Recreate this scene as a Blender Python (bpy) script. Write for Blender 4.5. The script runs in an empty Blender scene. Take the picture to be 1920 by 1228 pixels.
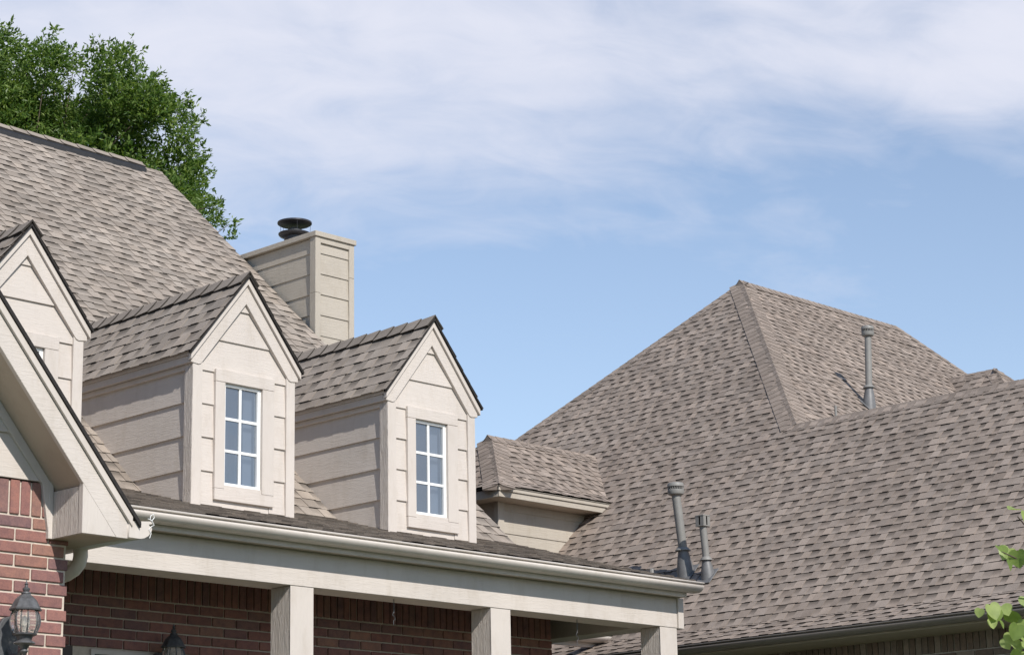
import bpy, bmesh, math, random
from mathutils import Vector, Matrix

# ------------------------------------------------------------------ frame of reference
# The houses are laid out on a module of 1.4 m: x runs along the porch front, y into the house,
# z up from the photographer's eye level (1.6 m above the street).
K, EYE = 1.4, 1.6
def W(x, y, z): return Vector((x * K, y * K, z * K + EYE))
R = math.radians
sc = bpy.context.scene
col = sc.collection

# ------------------------------------------------------------------ camera
F_PX, YAW, PITCH, ROLL = 4137.2, 0.8054, 0.2527, -0.0198
fw = Vector((math.sin(YAW) * math.cos(PITCH), math.cos(YAW) * math.cos(PITCH), math.sin(PITCH)))
rt = Vector((math.cos(YAW), -math.sin(YAW), 0)); up = rt.cross(fw)
rt2 = math.cos(ROLL) * rt + math.sin(ROLL) * up
up2 = -math.sin(ROLL) * rt + math.cos(ROLL) * up
cd = bpy.data.cameras.new('camera'); cam = bpy.data.objects.new('camera', cd); col.objects.link(cam)
cd.sensor_width = 36; cd.lens = 36 * F_PX / 1920; cd.clip_start = 0.1; cd.clip_end = 3000
CAMP = Vector((0, 0, EYE))
cam.matrix_world = Matrix(((rt2.x, up2.x, -fw.x, CAMP.x), (rt2.y, up2.y, -fw.y, CAMP.y), (rt2.z, up2.z, -fw.z, CAMP.z), (0, 0, 0, 1)))
sc.camera = cam
def to_px(p):
    d = p - CAMP; z = d.dot(fw)
    if z <= 0.1: return None
    return 960 + F_PX * d.dot(rt2) / z, 614 - F_PX * d.dot(up2) / z, z

# ------------------------------------------------------------------ sky, sun, exposure
SUN_AZ, SUN_EL = -15.0, 38.5      # azimuth from the porch front (-y) towards -x
CLOUD_SHIFT = (0.30, 0.10, 0.0)
world = bpy.data.worlds.new('World'); sc.world = world; world.use_nodes = True
nt = world.node_tree; nt.nodes.clear()
def N(tree, typ, **kw):
    n = tree.nodes.new(typ)
    for k, v in kw.items(): setattr(n, k, v)
    return n
def L(tree, a, b): tree.links.new(a, b)
out = N(nt, 'ShaderNodeOutputWorld'); bg = N(nt, 'ShaderNodeBackground'); bg.inputs[1].default_value = 0.15
sky = N(nt, 'ShaderNodeTexSky', sky_type='NISHITA', sun_disc=False)
sky.sun_elevation = R(SUN_EL); sky.sun_rotation = R(180 - SUN_AZ); sky.altitude = 200; sky.air_density = 1.0; sky.dust_density = 0.1; sky.ozone_density = 1.6
tc = N(nt, 'ShaderNodeTexCoord')
def M(tree, op, a, b=None, c=None, clamp=False):
    n = N(tree, 'ShaderNodeMath', operation=op, use_clamp=clamp)
    for i, x in enumerate((a, b, c)):
        if x is None: continue
        if isinstance(x, (int, float)): n.inputs[i].default_value = x
        else: L(tree, x, n.inputs[i])
    return n.outputs[0]
# thin high cloud: a veil over the whole sky and a bank of streaked cirrus whose edge runs as a straight line across it
def DOT(v):
    n = N(nt, 'ShaderNodeVectorMath', operation='DOT_PRODUCT'); L(nt, tc.outputs['Generated'], n.inputs[0]); n.inputs[1].default_value = v; return n.outputs['Value']
ST = Vector((0.692, -0.722, -0.014))                    # the wind the streaks lie along
BK = Vector((-0.263, -0.163, 0.958))                    # normal of the bank's edge
across = DOT(ST); rise = DOT(BK); away = DOT(ST.cross(BK))
comb = N(nt, 'ShaderNodeCombineXYZ'); L(nt, across, comb.inputs[0]); L(nt, M(nt, 'MULTIPLY', M(nt, 'ADD', rise, M(nt, 'MULTIPLY', across, 0.16)), 2.6), comb.inputs[1]); L(nt, away, comb.inputs[2])
mp = N(nt, 'ShaderNodeMapping'); mp.inputs['Location'].default_value = CLOUD_SHIFT; L(nt, comb.outputs[0], mp.inputs[0])
n1 = N(nt, 'ShaderNodeTexNoise'); n1.inputs['Scale'].default_value = 4.2; n1.inputs['Detail'].default_value = 7; n1.inputs['Roughness'].default_value = 0.52; n1.inputs['Distortion'].default_value = 0.45
n2 = N(nt, 'ShaderNodeTexNoise'); n2.inputs['Scale'].default_value = 17; n2.inputs['Detail'].default_value = 7; n2.inputs['Roughness'].default_value = 0.58; n2.inputs['Distortion'].default_value = 0.7
L(nt, mp.outputs[0], n1.inputs[0]); L(nt, mp.outputs[0], n2.inputs[0])
bank = M(nt, 'SUBTRACT', M(nt, 'MULTIPLY', M(nt, 'ADD', rise, -0.004), 13.0), M(nt, 'MULTIPLY', M(nt, 'MAXIMUM', M(nt, 'SUBTRACT', rise, 0.13), 0.0), 22.0))  # bank cleared high overhead, out of view, to lower the fill light
bank = M(nt, 'MINIMUM', M(nt, 'MAXIMUM', bank, -1.4), 0.72)
dens = M(nt, 'ADD', bank, M(nt, 'ADD', M(nt, 'MULTIPLY', M(nt, 'SUBTRACT', n1.outputs[0], 0.5), 3.6), M(nt, 'MULTIPLY', M(nt, 'SUBTRACT', n2.outputs[0], 0.5), 1.25)))
mr = N(nt, 'ShaderNodeMapRange', interpolation_type='SMOOTHSTEP'); L(nt, dens, mr.inputs[0])
mr.inputs[1].default_value = -1.0; mr.inputs[2].default_value = 1.35; mr.inputs[3].default_value = 0.0; mr.inputs[4].default_value = 0.92
# haze: the same thin veil, thicker where one looks through more of it
sepz = N(nt, 'ShaderNodeSeparateXYZ'); L(nt, tc.outputs['Generated'], sepz.inputs[0])
veil = M(nt, 'MULTIPLY', M(nt, 'POWER', M(nt, 'SUBTRACT', 1.0, M(nt, 'MAXIMUM', sepz.outputs[2], 0.0)), 2.0), 0.27)
cover = M(nt, 'MAXIMUM', mr.outputs[0], veil)
skyt = N(nt, 'ShaderNodeMix', data_type='RGBA', blend_type='MULTIPLY'); skyt.inputs['Factor'].default_value = 1
L(nt, sky.outputs[0], skyt.inputs['A']); skyt.inputs['B'].default_value = (1.0, 1.0, 1.0, 1)
mx = N(nt, 'ShaderNodeMix', data_type='RGBA'); L(nt, cover, mx.inputs['Factor']); L(nt, skyt.outputs['Result'], mx.inputs['A'])
mx.inputs['B'].default_value = (5.5, 5.6, 6.3, 1)
L(nt, mx.outputs['Result'], bg.inputs[0]); L(nt, bg.outputs[0], out.inputs[0])

sl = bpy.data.lights.new('sun', 'SUN'); sun = bpy.data.objects.new('sun', sl); col.objects.link(sun)
sl.energy = 5.0; sl.angle = R(0.55); sl.color = (1.0, 0.955, 0.89)
sd = Vector((math.sin(R(SUN_AZ)) * math.cos(R(SUN_EL)), -math.cos(R(SUN_AZ)) * math.cos(R(SUN_EL)), math.sin(R(SUN_EL))))
sun.rotation_euler = sd.to_track_quat('Z', 'Y').to_euler(); sun.location = (0, -20, 30)

vs = sc.view_settings
vs.view_transform = 'Standard'; vs.look = 'None'; vs.gamma = 1; vs.use_curve_mapping = False; vs.exposure = 0.0
sc.render.engine = 'CYCLES'
sc.cycles.use_denoising = True
sc.cycles.max_bounces = 8; sc.cycles.transparent_max_bounces = 12

# ------------------------------------------------------------------ materials
def new_mat(name):
    m = bpy.data.materials.new(name); m.use_nodes = True
    t = m.node_tree; b = t.nodes['Principled BSDF']
    return m, t, b
def noise(t, vec, scale, detail=4, rough=0.55, mapping=None, dist=0.0):
    n = N(t, 'ShaderNodeTexNoise'); n.inputs['Scale'].default_value = scale; n.inputs['Detail'].default_value = detail
    n.inputs['Roughness'].default_value = rough; n.inputs['Distortion'].default_value = dist
    if mapping:
        mpn = N(t, 'ShaderNodeMapping'); mpn.inputs['Scale'].default_value = mapping; L(t, vec, mpn.inputs[0]); vec = mpn.outputs[0]
    L(t, vec, n.inputs[0]); return n.outputs[0]
def ramp(t, fac, stops):
    r = N(t, 'ShaderNodeValToRGB'); L(t, fac, r.inputs[0]); e = r.color_ramp.elements
    while len(e) < len(stops): e.new(0.5)
    for i, (p, c) in enumerate(stops): e[i].position = p; e[i].color = (*c, 1)
    return r.outputs[0]
def mulc(t, a, b, fac=1.0):
    m = N(t, 'ShaderNodeMix', data_type='RGBA', blend_type='MULTIPLY'); m.inputs['Factor'].default_value = fac
    for s, x in (('A', a), ('B', b)):
        if isinstance(x, tuple): m.inputs[s].default_value = (*x, 1)
        else: L(t, x, m.inputs[s])
    return m.outputs['Result']
def mixc(t, f, a, b):
    m = N(t, 'ShaderNodeMix', data_type='RGBA')
    L(t, f, m.inputs['Factor'])
    for s, x in (('A', a), ('B', b)):
        if isinstance(x, tuple): m.inputs[s].default_value = (*x, 1)
        else: L(t, x, m.inputs[s])
    return m.outputs['Result']
def bump(t, b, h, dist, strength=1.0):
    n = N(t, 'ShaderNodeBump'); n.inputs['Strength'].default_value = strength; n.inputs['Distance'].default_value = dist
    L(t, h, n.inputs['Height']); L(t, n.outputs[0], b.inputs['Normal'])

def paint(name, rgb, grain, amount=0.0009, var=0.07, rough=0.6):
    """exterior paint over embossed wood grain; grain = axis the grain runs along"""
    m, t, b = new_mat(name)
    tcn = N(t, 'ShaderNodeTexCoord'); o = tcn.outputs['Object']
    sc_ = {'x': (1, 9, 9), 'y': (9, 1, 9), 'z': (9, 9, 1), None: (4, 4, 4)}[grain]
    g1 = noise(t, o, 6.5, 5, 0.6, sc_, 1.1)
    g2 = noise(t, o, 22, 3, 0.6, sc_, 0.4)
    w = noise(t, o, 1.3, 4, 0.6)
    dirt = noise(t, o, 5.0, 6, 0.7, (1.6, 1.6, .5))
    c = mulc(t, ramp(t, w, [(0.3, tuple(x * (1 - var) for x in rgb)), (0.7, tuple(min(1, x * (1 + var * .5)) for x in rgb))]),
             ramp(t, dirt, [(0.28, (0.90, 0.885, 0.86)), (0.5, (1, 1, 1))]))
    L(t, c, b.inputs['Base Color']); b.inputs['Roughness'].default_value = rough
    # raised, irregular grain ridges
    rg = N(t, 'ShaderNodeMapRange', interpolation_type='SMOOTHSTEP'); L(t, g1, rg.inputs[0]); rg.inputs[1].default_value = .40; rg.inputs[2].default_value = .62
    h = M(t, 'ADD', M(t, 'MULTIPLY', rg.outputs[0], 0.8), M(t, 'MULTIPLY', g2, 0.5))
    if grain: bump(t, b, h, amount)
    return m
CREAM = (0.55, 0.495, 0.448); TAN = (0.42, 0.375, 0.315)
cream = {a: paint('cream_paint_' + str(a), CREAM, a) for a in ('x', 'y', 'z')}
cream['rough'] = paint('rough_sawn_cream', CREAM, 'z', 0.005)
cream[None] = paint('cream_trim', CREAM, None, 0, 0.05, 0.5)
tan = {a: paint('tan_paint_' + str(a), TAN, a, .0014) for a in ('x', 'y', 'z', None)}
gutter_m = paint('gutter_enamel', (0.60, 0.545, 0.495), None, 0, 0.08, 0.48)
gutter_d = paint('shaded_gutter', (0.20, 0.175, 0.15), None, 0, 0.08, 0.35)  # cream-tan gutter, its shade darkened into the colour
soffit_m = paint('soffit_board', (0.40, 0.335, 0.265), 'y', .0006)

def simple(name, rgb, rough=0.5, metal=0.0, var=0.15, scale=8, spec=None):
    m, t, b = new_mat(name); o = N(t, 'ShaderNodeTexCoord').outputs['Object']
    n = noise(t, o, scale, 5, 0.6)
    L(t, ramp(t, n, [(0.3, tuple(x * (1 - var) for x in rgb)), (0.7, tuple(min(1, x * (1 + var)) for x in rgb))]), b.inputs['Base Color'])
    b.inputs['Roughness'].default_value = rough; b.inputs['Metallic'].default_value = metal
    return m
vinyl = simple('white_vinyl', (0.80, 0.80, 0.79), 0.35, 0, 0.03)
asphalt = simple('asphalt_edge', (0.018, 0.015, 0.014), 0.9, 0, 0.4, 40)
ventblack = simple('black_vent_plastic', (0.016, 0.016, 0.018), 0.6, 0, 0.3, 20)
pipe_m = simple('grey_painted_pipe', (0.215, 0.207, 0.193), 0.55, 0, 0.10, 9)
lead_m = simple('grey_flashing', (0.15, 0.148, 0.148), 0.5, 0.1, 0.18, 14)
iron_m = simple('weathered_black_metal', (0.085, 0.086, 0.09), 0.55, 0.1, 0.35, 30)
flue_m = simple('dark_flue_metal', (0.035, 0.035, 0.04), 0.4, 0.3, 0.3, 12)
steel_m = simple('bare_hook_metal', (0.45, 0.43, 0.40), 0.35, 0.7, 0.2, 30)
room_m = simple('room_shade', (0.15, 0.17, 0.205), 0.9, 0, 0.06, 3)
curtain_m = simple('pale_curtain', (0.42, 0.45, 0.50), 0.9, 0, 0.06, 6)
dark_m = simple('attic_dark', (0.03, 0.028, 0.026), 0.9, 0, 0.2, 4)
deck_m = simple('roof_felt', (0.03, 0.028, 0.027), 0.95, 0, 0.3, 10)
ceil_m = simple('porch_ceiling_paint', (0.14, 0.115, 0.095), 0.8, 0, 0.08, 3)
bounce_conc_m = simple('bounce_concrete', (0.42, 0.40, 0.37), 0.85, 0, 0.12, 2.5)

def shingle_mat():
    m, t, b = new_mat('asphalt_shingle')
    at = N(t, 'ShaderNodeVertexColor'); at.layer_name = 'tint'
    geo = N(t, 'ShaderNodeNewGeometry'); pos = geo.outputs['Position']
    big = noise(t, pos, 0.55, 4, 0.6)
    mid = noise(t, pos, 7, 5, 0.65)
    gr = noise(t, pos, 210, 2, 0.7)
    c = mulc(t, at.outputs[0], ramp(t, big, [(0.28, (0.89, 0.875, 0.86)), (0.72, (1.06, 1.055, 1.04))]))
    c = mulc(t, c, ramp(t, mid, [(0.25, (0.88, 0.87, 0.86)), (0.75, (1.09, 1.09, 1.09))]))
    stn = noise(t, pos, 2.2, 5, 0.65, (1.6, 1.6, .35))
    c = mulc(t, c, ramp(t, stn, [(0.3, (0.90, 0.89, 0.88)), (0.55, (1, 1, 1)), (0.8, (1.05, 1.04, 1.03))]))
    c = mulc(t, c, ramp(t, gr, [(0.25, (0.62, 0.60, 0.59)), (0.5, (1, 1, 1)), (0.8, (1.32, 1.31, 1.29))]))
    L(t, c, b.inputs['Base Color']); b.inputs['Roughness'].default_value = 0.9
    b.inputs['Specular IOR Level'].default_value = 0.25
    bump(t, b, gr, 0.0012, 0.7)
    return m
shingle_m = shingle_mat()

def brick_mat(name, stops, mott):
    m, t, b = new_mat(name)
    oi = N(t, 'ShaderNodeObjectInfo'); geo = N(t, 'ShaderNodeNewGeometry'); pos = geo.outputs['Position']
    # every brick its own firing: random per object, or per island in the joined mass
    rnd = M(t, 'FRACT', M(t, 'ADD', oi.outputs['Random'], M(t, 'MULTIPLY', geo.outputs['Random Per Island'], 7.31)))
    base = ramp(t, rnd, stops)
    mo = noise(t, pos, 16, 5, 0.65); fine = noise(t, pos, 120, 3, 0.7)
    c = mulc(t, base, ramp(t, mo, mott)); c = mulc(t, c, ramp(t, fine, [(0.3, (.8, .8, .8)), (0.7, (1.15, 1.13, 1.1))]))
    L(t, c, b.inputs['Base Color']); b.inputs['Roughness'].default_value = 0.88
    bump(t, b, M(t, 'ADD', mo, M(t, 'MULTIPLY', fine, .5)), 0.003, 0.8)
    return m
brick_red = brick_mat('red_brick', [(0, (.20, .098, .088)), (.25, (.285, .135, .112)), (.5, (.25, .120, .108)), (.7, (.19, .108, .105)), (.85, (.31, .165, .125)), (1, (.225, .10, .085))],
                      [(0.3, (0.72, 0.74, 0.82)), (0.55, (1, 1, 1)), (0.8, (1.22, 1.12, 1.05))])
brick_brown = brick_mat('brown_brick', [(0, (.16, .125, .105)), (.4, (.22, .165, .14)), (.75, (.20, .16, .14)), (1, (.32, .27, .24))],
                        [(0.3, (0.8, 0.8, 0.85)), (0.55, (1, 1, 1)), (0.8, (1.3, 1.25, 1.2))])
def mortar_mat(name, rgb):
    m, t, b = new_mat(name); pos = N(t, 'ShaderNodeNewGeometry').outputs['Position']
    a = noise(t, pos, 30, 5, 0.7)
    L(t, ramp(t, a, [(0.25, tuple(x * .75 for x in rgb)), (0.7, rgb)]), b.inputs['Base Color']); b.inputs['Roughness'].default_value = 0.95
    bump(t, b, a, 0.004, 0.8); return m
mortar_m = mortar_mat('sandy_mortar', (0.60, 0.515, 0.43))
mortar_g = mortar_mat('grey_mortar', (0.60, 0.56, 0.51))

def pane_mat():
    m, t, b = new_mat('window_glass'); t.nodes.remove(b)
    o = t.nodes['Material Output']
    g = N(t, 'ShaderNodeBsdfGlossy'); g.inputs['Roughness'].default_value = 0.03; g.inputs['Color'].default_value = (.9, .95, 1, 1)
    tr = N(t, 'ShaderNodeBsdfTransparent'); tr.inputs['Color'].default_value = (0.75, 0.8, 0.85, 1)
    geo = N(t, 'ShaderNodeNewGeometry')
    nb = N(t, 'ShaderNodeBump'); nb.inputs['Distance'].default_value = 0.004; nb.inputs['Strength'].default_value = 0.25
    L(t, noise(t, geo.outputs['Position'], 3.5, 2, 0.5), nb.inputs['Height']); L(t, nb.outputs[0], g.inputs['Normal'])
    mxs = N(t, 'ShaderNodeMixShader'); mxs.inputs[0].default_value = 0.2
    pane_diff = N(t, 'ShaderNodeBsdfDiffuse'); L(t, ramp(t, noise(t, geo.outputs['Position'], 2.2, 3), [(.3, (.115, .14, .175)), (.7, (.145, .17, .205))]), pane_diff.inputs[0])   # even blue-grey diffuse share
    sm = N(t, 'ShaderNodeMixShader'); sm.inputs[0].default_value = 0.52; L(t, tr.outputs[0], sm.inputs[1]); L(t, pane_diff.outputs[0], sm.inputs[2]); L(t, sm.outputs[0], mxs.inputs[1]); L(t, g.outputs[0], mxs.inputs[2])
    L(t, mxs.outputs[0], o.inputs[0]); return m
pane_m = pane_mat()
def lantern_glass():
    m, t, b = new_mat('lantern_glass'); b.inputs['Base Color'].default_value = (.80, .77, .74, 1); b.inputs['Roughness'].default_value = 0.08
    b.inputs['Transmission Weight'].default_value = 0.85; b.inputs['IOR'].default_value = 1.25
    o = N(t, 'ShaderNodeTexCoord').outputs['Object']; bump(t, b, noise(t, o, 25, 2), 0.002); return m
lglass_m = lantern_glass()

def leaf_mat(name, stops, trans, rough=0.5):
    m, t, b = new_mat(name); o = t.nodes['Material Output']
    geo = N(t, 'ShaderNodeNewGeometry'); oi = N(t, 'ShaderNodeObjectInfo')
    rnd = M(t, 'FRACT', M(t, 'ADD', geo.outputs['Random Per Island'], oi.outputs['Random']))
    c = ramp(t, rnd, stops)
    c = mulc(t, c, ramp(t, noise(t, geo.outputs['Position'], 25, 3), [(0.3, (.82, .85, .8)), (.7, (1.12, 1.1, 1.05))]))
    L(t, c, b.inputs['Base Color']); b.inputs['Roughness'].default_value = rough; b.inputs['Specular IOR Level'].default_value = 0.3
    tl = N(t, 'ShaderNodeBsdfTranslucent'); L(t, mulc(t, c, (1.5, 1.5, 0.7)), tl.inputs['Color'])
    mxs = N(t, 'ShaderNodeMixShader'); mxs.inputs[0].default_value = trans
    L(t, b.outputs[0], mxs.inputs[1]); L(t, tl.outputs[0], mxs.inputs[2]); L(t, mxs.outputs[0], o.inputs[0]); return m
tree_leaf = leaf_mat('tree_leaf', [(0, (.05, .105, .020)), (.4, (.09, .16, .032)), (.75, (.15, .225, .052)), (1, (.26, .34, .11))], 0.40, 0.42)
bud_leaf = leaf_mat('heart_leaf', [(0, (.16, .23, .06)), (.35, (.25, .33, .10)), (.7, (.34, .41, .16)), (1, (.43, .49, .23))], 0.40, 0.45)
bark_m = simple('bark', (0.10, 0.075, 0.055), 0.9, 0, 0.35, 18)

def ground_mat():
    m, t, b = new_mat('lawn'); pos = N(t, 'ShaderNodeNewGeometry').outputs['Position']
    a = noise(t, pos, 0.35, 5, .6); f = noise(t, pos, 14, 5, .7)
    c = ramp(t, a, [(.3, (.032, .055, .016)), (.55, (.048, .07, .022)), (.75, (.068, .075, .034))])
    L(t, mulc(t, c, ramp(t, f, [(.3, (.7, .7, .7)), (.7, (1.2, 1.2, 1.2))])), b.inputs['Base Color']); b.inputs['Roughness'].default_value = .95
    bump(t, b, f, .03); return m
lawn_m = ground_mat()

# ------------------------------------------------------------------ object helpers
def origin(o):
    v = Vector((0, 0, 0))
    while o is not None: v += o.location; o = o.parent
    return v
def link(name, data, parent=None, loc=None):
    o = bpy.data.objects.new(name, data); col.objects.link(o); o.parent = parent
    if loc is not None: o.location = loc
    return o
def thing(name, label, cat, loc, group=None):
    o = link(name, None, None, loc); o.empty_display_size = .2
    o['label'] = label; o['category'] = cat
    if group: o['group'] = group
    return o
def tag(o, label, cat, group=None):
    o['label'] = label; o['category'] = cat
    if group: o['group'] = group
    return o

class MB:
    """collects faces given on the module grid; build() links them as one mesh object"""
    def __init__(self): self.v = []; self.f = []
    def pts(self, ps):
        i = len(self.v); self.v += [W(*p) for p in ps]; return list(range(i, i + len(ps)))
    def poly(self, ps): self.f.append(self.pts(ps)); return self
    def prism(self, ps, d):
        """polygon ps swept by vector d"""
        n = len(ps); a = self.pts(ps); b = self.pts([(p[0] + d[0], p[1] + d[1], p[2] + d[2]) for p in ps])
        self.f += [a[::-1], b] + [[a[i], a[(i + 1) % n], b[(i + 1) % n], b[i]] for i in range(n)]; return self
    def box(self, x0, x1, y0, y1, z0, z1):
        return self.prism([(x0, y0, z0), (x1, y0, z0), (x1, y1, z0), (x0, y1, z0)], (0, 0, z1 - z0))
    def hexa(self, b, t):
        """eight corners: bottom ring b, top ring t"""
        a = self.pts(b); c = self.pts(t)
        self.f += [a[::-1], c] + [[a[i], a[(i + 1) % 4], c[(i + 1) % 4], c[i]] for i in range(4)]; return self
    def tube(self, ps, rs, n=10, caps=True):
        ps = [Vector(p) for p in ps]; rs = rs if isinstance(rs, (list, tuple)) else [rs] * len(ps)
        prev = None; ref = None
        for i, p in enumerate(ps):
            d = (ps[min(i + 1, len(ps) - 1)] - ps[max(i - 1, 0)]).normalized()
            if ref is None: ref = d.orthogonal().normalized()
            ref = (ref - d * ref.dot(d)).normalized(); s = d.cross(ref)
            ring = self.pts([tuple(p + (ref * math.cos(a) + s * math.sin(a)) * rs[i]) for a in [2 * math.pi * k / n for k in range(n)]])
            if prev: self.f += [[prev[k], prev[(k + 1) % n], ring[(k + 1) % n], ring[k]] for k in range(n)]
            elif caps: self.f.append(ring[::-1])
            prev = ring
        if caps: self.f.append(prev)
        return self
    def lathe(self, c, prof, n=16, a0=0.0, caps=True):
        """profile [(r, z)] turned about the vertical through c"""
        prev = None
        for r, z in prof:
            ring = self.pts([(c[0] + r * math.cos(a0 + 2 * math.pi * k / n), c[1] + r * math.sin(a0 + 2 * math.pi * k / n), c[2] + z) for k in range(n)])
            if prev: self.f += [[prev[k], prev[(k + 1) % n], ring[(k + 1) % n], ring[k]] for k in range(n)]
            elif caps: self.f.append(ring[::-1])
            prev = ring
        if caps: self.f.append(prev)
        return self
    def build(self, name, mat, parent=None, bev=0.0, smooth=False, solid=0.0):
        o0 = origin(parent); me = bpy.data.meshes.new(name)
        bm = bmesh.new(); vs_ = [bm.verts.new(p - o0) for p in self.v]
        for f in self.f:
            try: bm.faces.new([vs_[i] for i in f])
            except ValueError: pass
        bmesh.ops.remove_doubles(bm, verts=bm.verts, dist=1e-5)
        bmesh.ops.recalc_face_normals(bm, faces=bm.faces)
        if bev:
            es = [e for e in bm.edges if len(e.link_faces) == 2 and e.calc_face_angle(0) > 0.5]
            bmesh.ops.bevel(bm, geom=es, offset=bev, segments=1, profile=0.6, affect='EDGES', clamp_overlap=True)
        bm.to_mesh(me); bm.free()
        if smooth:
            for p in me.polygons: p.use_smooth = True
            me.set_sharp_from_angle(angle=R(40))
        me.materials.append(mat)
        o = link(name, me, parent)
        if solid: s = o.modifiers.new('thickness', 'SOLIDIFY'); s.thickness = solid; s.offset = 0
        return o
def box(name, mat, parent, x0, x1, y0, y1, z0, z1, bev=0.003): return MB().box(x0, x1, y0, y1, z0, z1).build(name, mat, parent, bev)

rng = random.Random(11)
def lap(parent, wall, plane, b0, b1, t0, t1, z0, z1, mat, thick=0.0135):
    """one clapboard: thin at the top, bottom edge proud of the board below. wall 'y' faces -y, 'x' faces -x"""
    j = rng.uniform(-.0012, .0012); ob, ot = plane - thick + j, plane - .002
    if wall == 'y':
        B = [(b0, ob, z0), (b1, ob, z0), (b1, plane + .012, z0), (b0, plane + .012, z0)]
        T = [(t0, ot, z1), (t1, ot, z1), (t1, plane + .012, z1), (t0, plane + .012, z1)]
    else:
        B = [(ob, b0, z0), (ob, b1, z0), (plane + .012, b1, z0), (plane + .012, b0, z0)]
        T = [(ot, t0, z1), (ot, t1, z1), (plane + .012, t1, z1), (plane + .012, t0, z1)]
    return MB().hexa(B, T).build('siding_board', mat, parent, 0.0015)

# ------------------------------------------------------------------ pieces that may be parts or a joined mass
PIECES = []   # (owner key, name, stuff name, parent, mesh or None, matrix, polys, material, centre, area)
def visible(p, n=None, margin=12):
    q = to_px(p)
    if q is None or not (-margin < q[0] < 1920 + margin and -margin < q[1] < 1228 + margin): return False
    if n is not None and n.dot(CAMP - p) <= 0: return False
    d = p - CAMP; dist = d.length
    dg = bpy.context.evaluated_depsgraph_get()
    src = CAMP.copy(); left = dist; dn = d.normalized()
    for _ in range(6):
        hit, loc, nn, i, ob, mm = sc.ray_cast(dg, src, dn, distance=left)
        if not hit: return True
        if (loc - CAMP).length > dist - 0.12: return True
        nm = ob.name.split('.')[0]
        if nm in ('pane',): src = loc + dn * .01; left = dist - (src - CAMP).length; continue
        return False
    return True

# ---- shingles
S_LEN, OVER = 1.0, 0.03
EXPOSURE = {}
def strip_polys(r, pal, E_ROW, wk, ek=1.0):
    """one laminated strip, metres: raised tabs over a shim layer whose upper part carries the maker's dark granule blend"""
    t, tt, top = 0.0095, 0.005, E_ROW + OVER
    hb = lambda v: t * (1 - v / top)
    P = []; u = 0.0; tab = r.random() < .5
    k0 = r.uniform(.95, 1.05)
    while u < S_LEN - 1e-6:
        w = wk * (r.uniform(.085, .175) if tab else r.uniform(.085, .17))
        if S_LEN - (u + w) < .06: w = S_LEN - u
        u1 = min(S_LEN, u + w)
        hue = r.uniform(-.012, .014); hv = lambda k: (pal[0] * k * (1 + hue), pal[1] * k, pal[2] * k * (1 - hue), )
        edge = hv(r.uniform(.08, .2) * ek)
        if tab:
            c = hv(k0 * r.choice((1.24, 1.2, 1.16, 1.1, 1.06, 1.0, .93, .86)))
            a, b = r.uniform(-.006, .006), r.uniform(-.006, .006)
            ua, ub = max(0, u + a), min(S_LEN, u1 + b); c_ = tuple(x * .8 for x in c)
            P.append([(ua, 0, hb(0) + tt, c), (ub, 0, hb(0) + tt, c), (u1, top, hb(top) + tt, c), (u, top, hb(top) + tt, c)])
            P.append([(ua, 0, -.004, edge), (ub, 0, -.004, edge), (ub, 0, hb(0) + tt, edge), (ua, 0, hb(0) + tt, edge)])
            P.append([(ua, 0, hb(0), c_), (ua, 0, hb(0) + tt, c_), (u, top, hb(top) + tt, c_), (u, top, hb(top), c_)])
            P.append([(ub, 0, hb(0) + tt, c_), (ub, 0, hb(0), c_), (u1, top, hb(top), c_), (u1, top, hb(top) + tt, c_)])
        else:
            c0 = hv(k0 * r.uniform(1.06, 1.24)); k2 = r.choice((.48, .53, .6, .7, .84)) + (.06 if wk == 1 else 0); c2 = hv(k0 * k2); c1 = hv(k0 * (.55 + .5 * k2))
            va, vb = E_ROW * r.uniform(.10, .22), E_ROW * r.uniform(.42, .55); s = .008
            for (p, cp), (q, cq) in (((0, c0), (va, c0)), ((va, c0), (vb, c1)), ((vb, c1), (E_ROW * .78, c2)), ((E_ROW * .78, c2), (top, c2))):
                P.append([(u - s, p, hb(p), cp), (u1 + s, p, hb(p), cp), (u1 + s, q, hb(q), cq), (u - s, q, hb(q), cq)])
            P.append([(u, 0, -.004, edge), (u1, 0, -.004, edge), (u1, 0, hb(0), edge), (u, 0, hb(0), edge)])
        u = u1; tab = not tab
    return P
def lerp(a, b, t): return (a[0] + (b[0] - a[0]) * t, a[1] + (b[1] - a[1]) * t, a[2] + (b[2] - a[2]) * t, tuple(x + (y - x) * t for x, y in zip(a[3], b[3])))
def clip(poly, conv):
    for i in range(len(conv)):
        (ax, ay), (bx, by) = conv[i], conv[(i + 1) % len(conv)]
        s = lambda p: (bx - ax) * (p[1] - ay) - (by - ay) * (p[0] - ax)
        o = []
        for j in range(len(poly)):
            p, q = poly[j], poly[(j + 1) % len(poly)]; sp, sq = s(p), s(q)
            if sp >= 0: o.append(p)
            if (sp > 0 > sq) or (sp < 0 < sq): o.append(lerp(p, q, sp / (sp - sq)))
        poly = o
        if len(poly) < 3: return []
    return poly
def poly_mesh(name, polys, mat, fn=lambda p: p):
    v, f, c = [], [], []
    for P in polys:
        i = len(v)
        for p in P: v.append(fn(p[:3])); c += [*p[3], 1.0]
        f.append(list(range(i, i + len(P))))
    me = bpy.data.meshes.new(name); me.from_pydata(v, [], f)
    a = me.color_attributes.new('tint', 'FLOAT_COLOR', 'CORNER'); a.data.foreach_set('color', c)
    me.materials.append(mat); me.update(); return me
VARIANTS = {}
def variants(pal):
    if pal not in VARIANTS:
        r = random.Random(5)
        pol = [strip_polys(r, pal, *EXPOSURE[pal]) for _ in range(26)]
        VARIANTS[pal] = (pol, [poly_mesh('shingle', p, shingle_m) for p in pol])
    return VARIANTS[pal]
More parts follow.
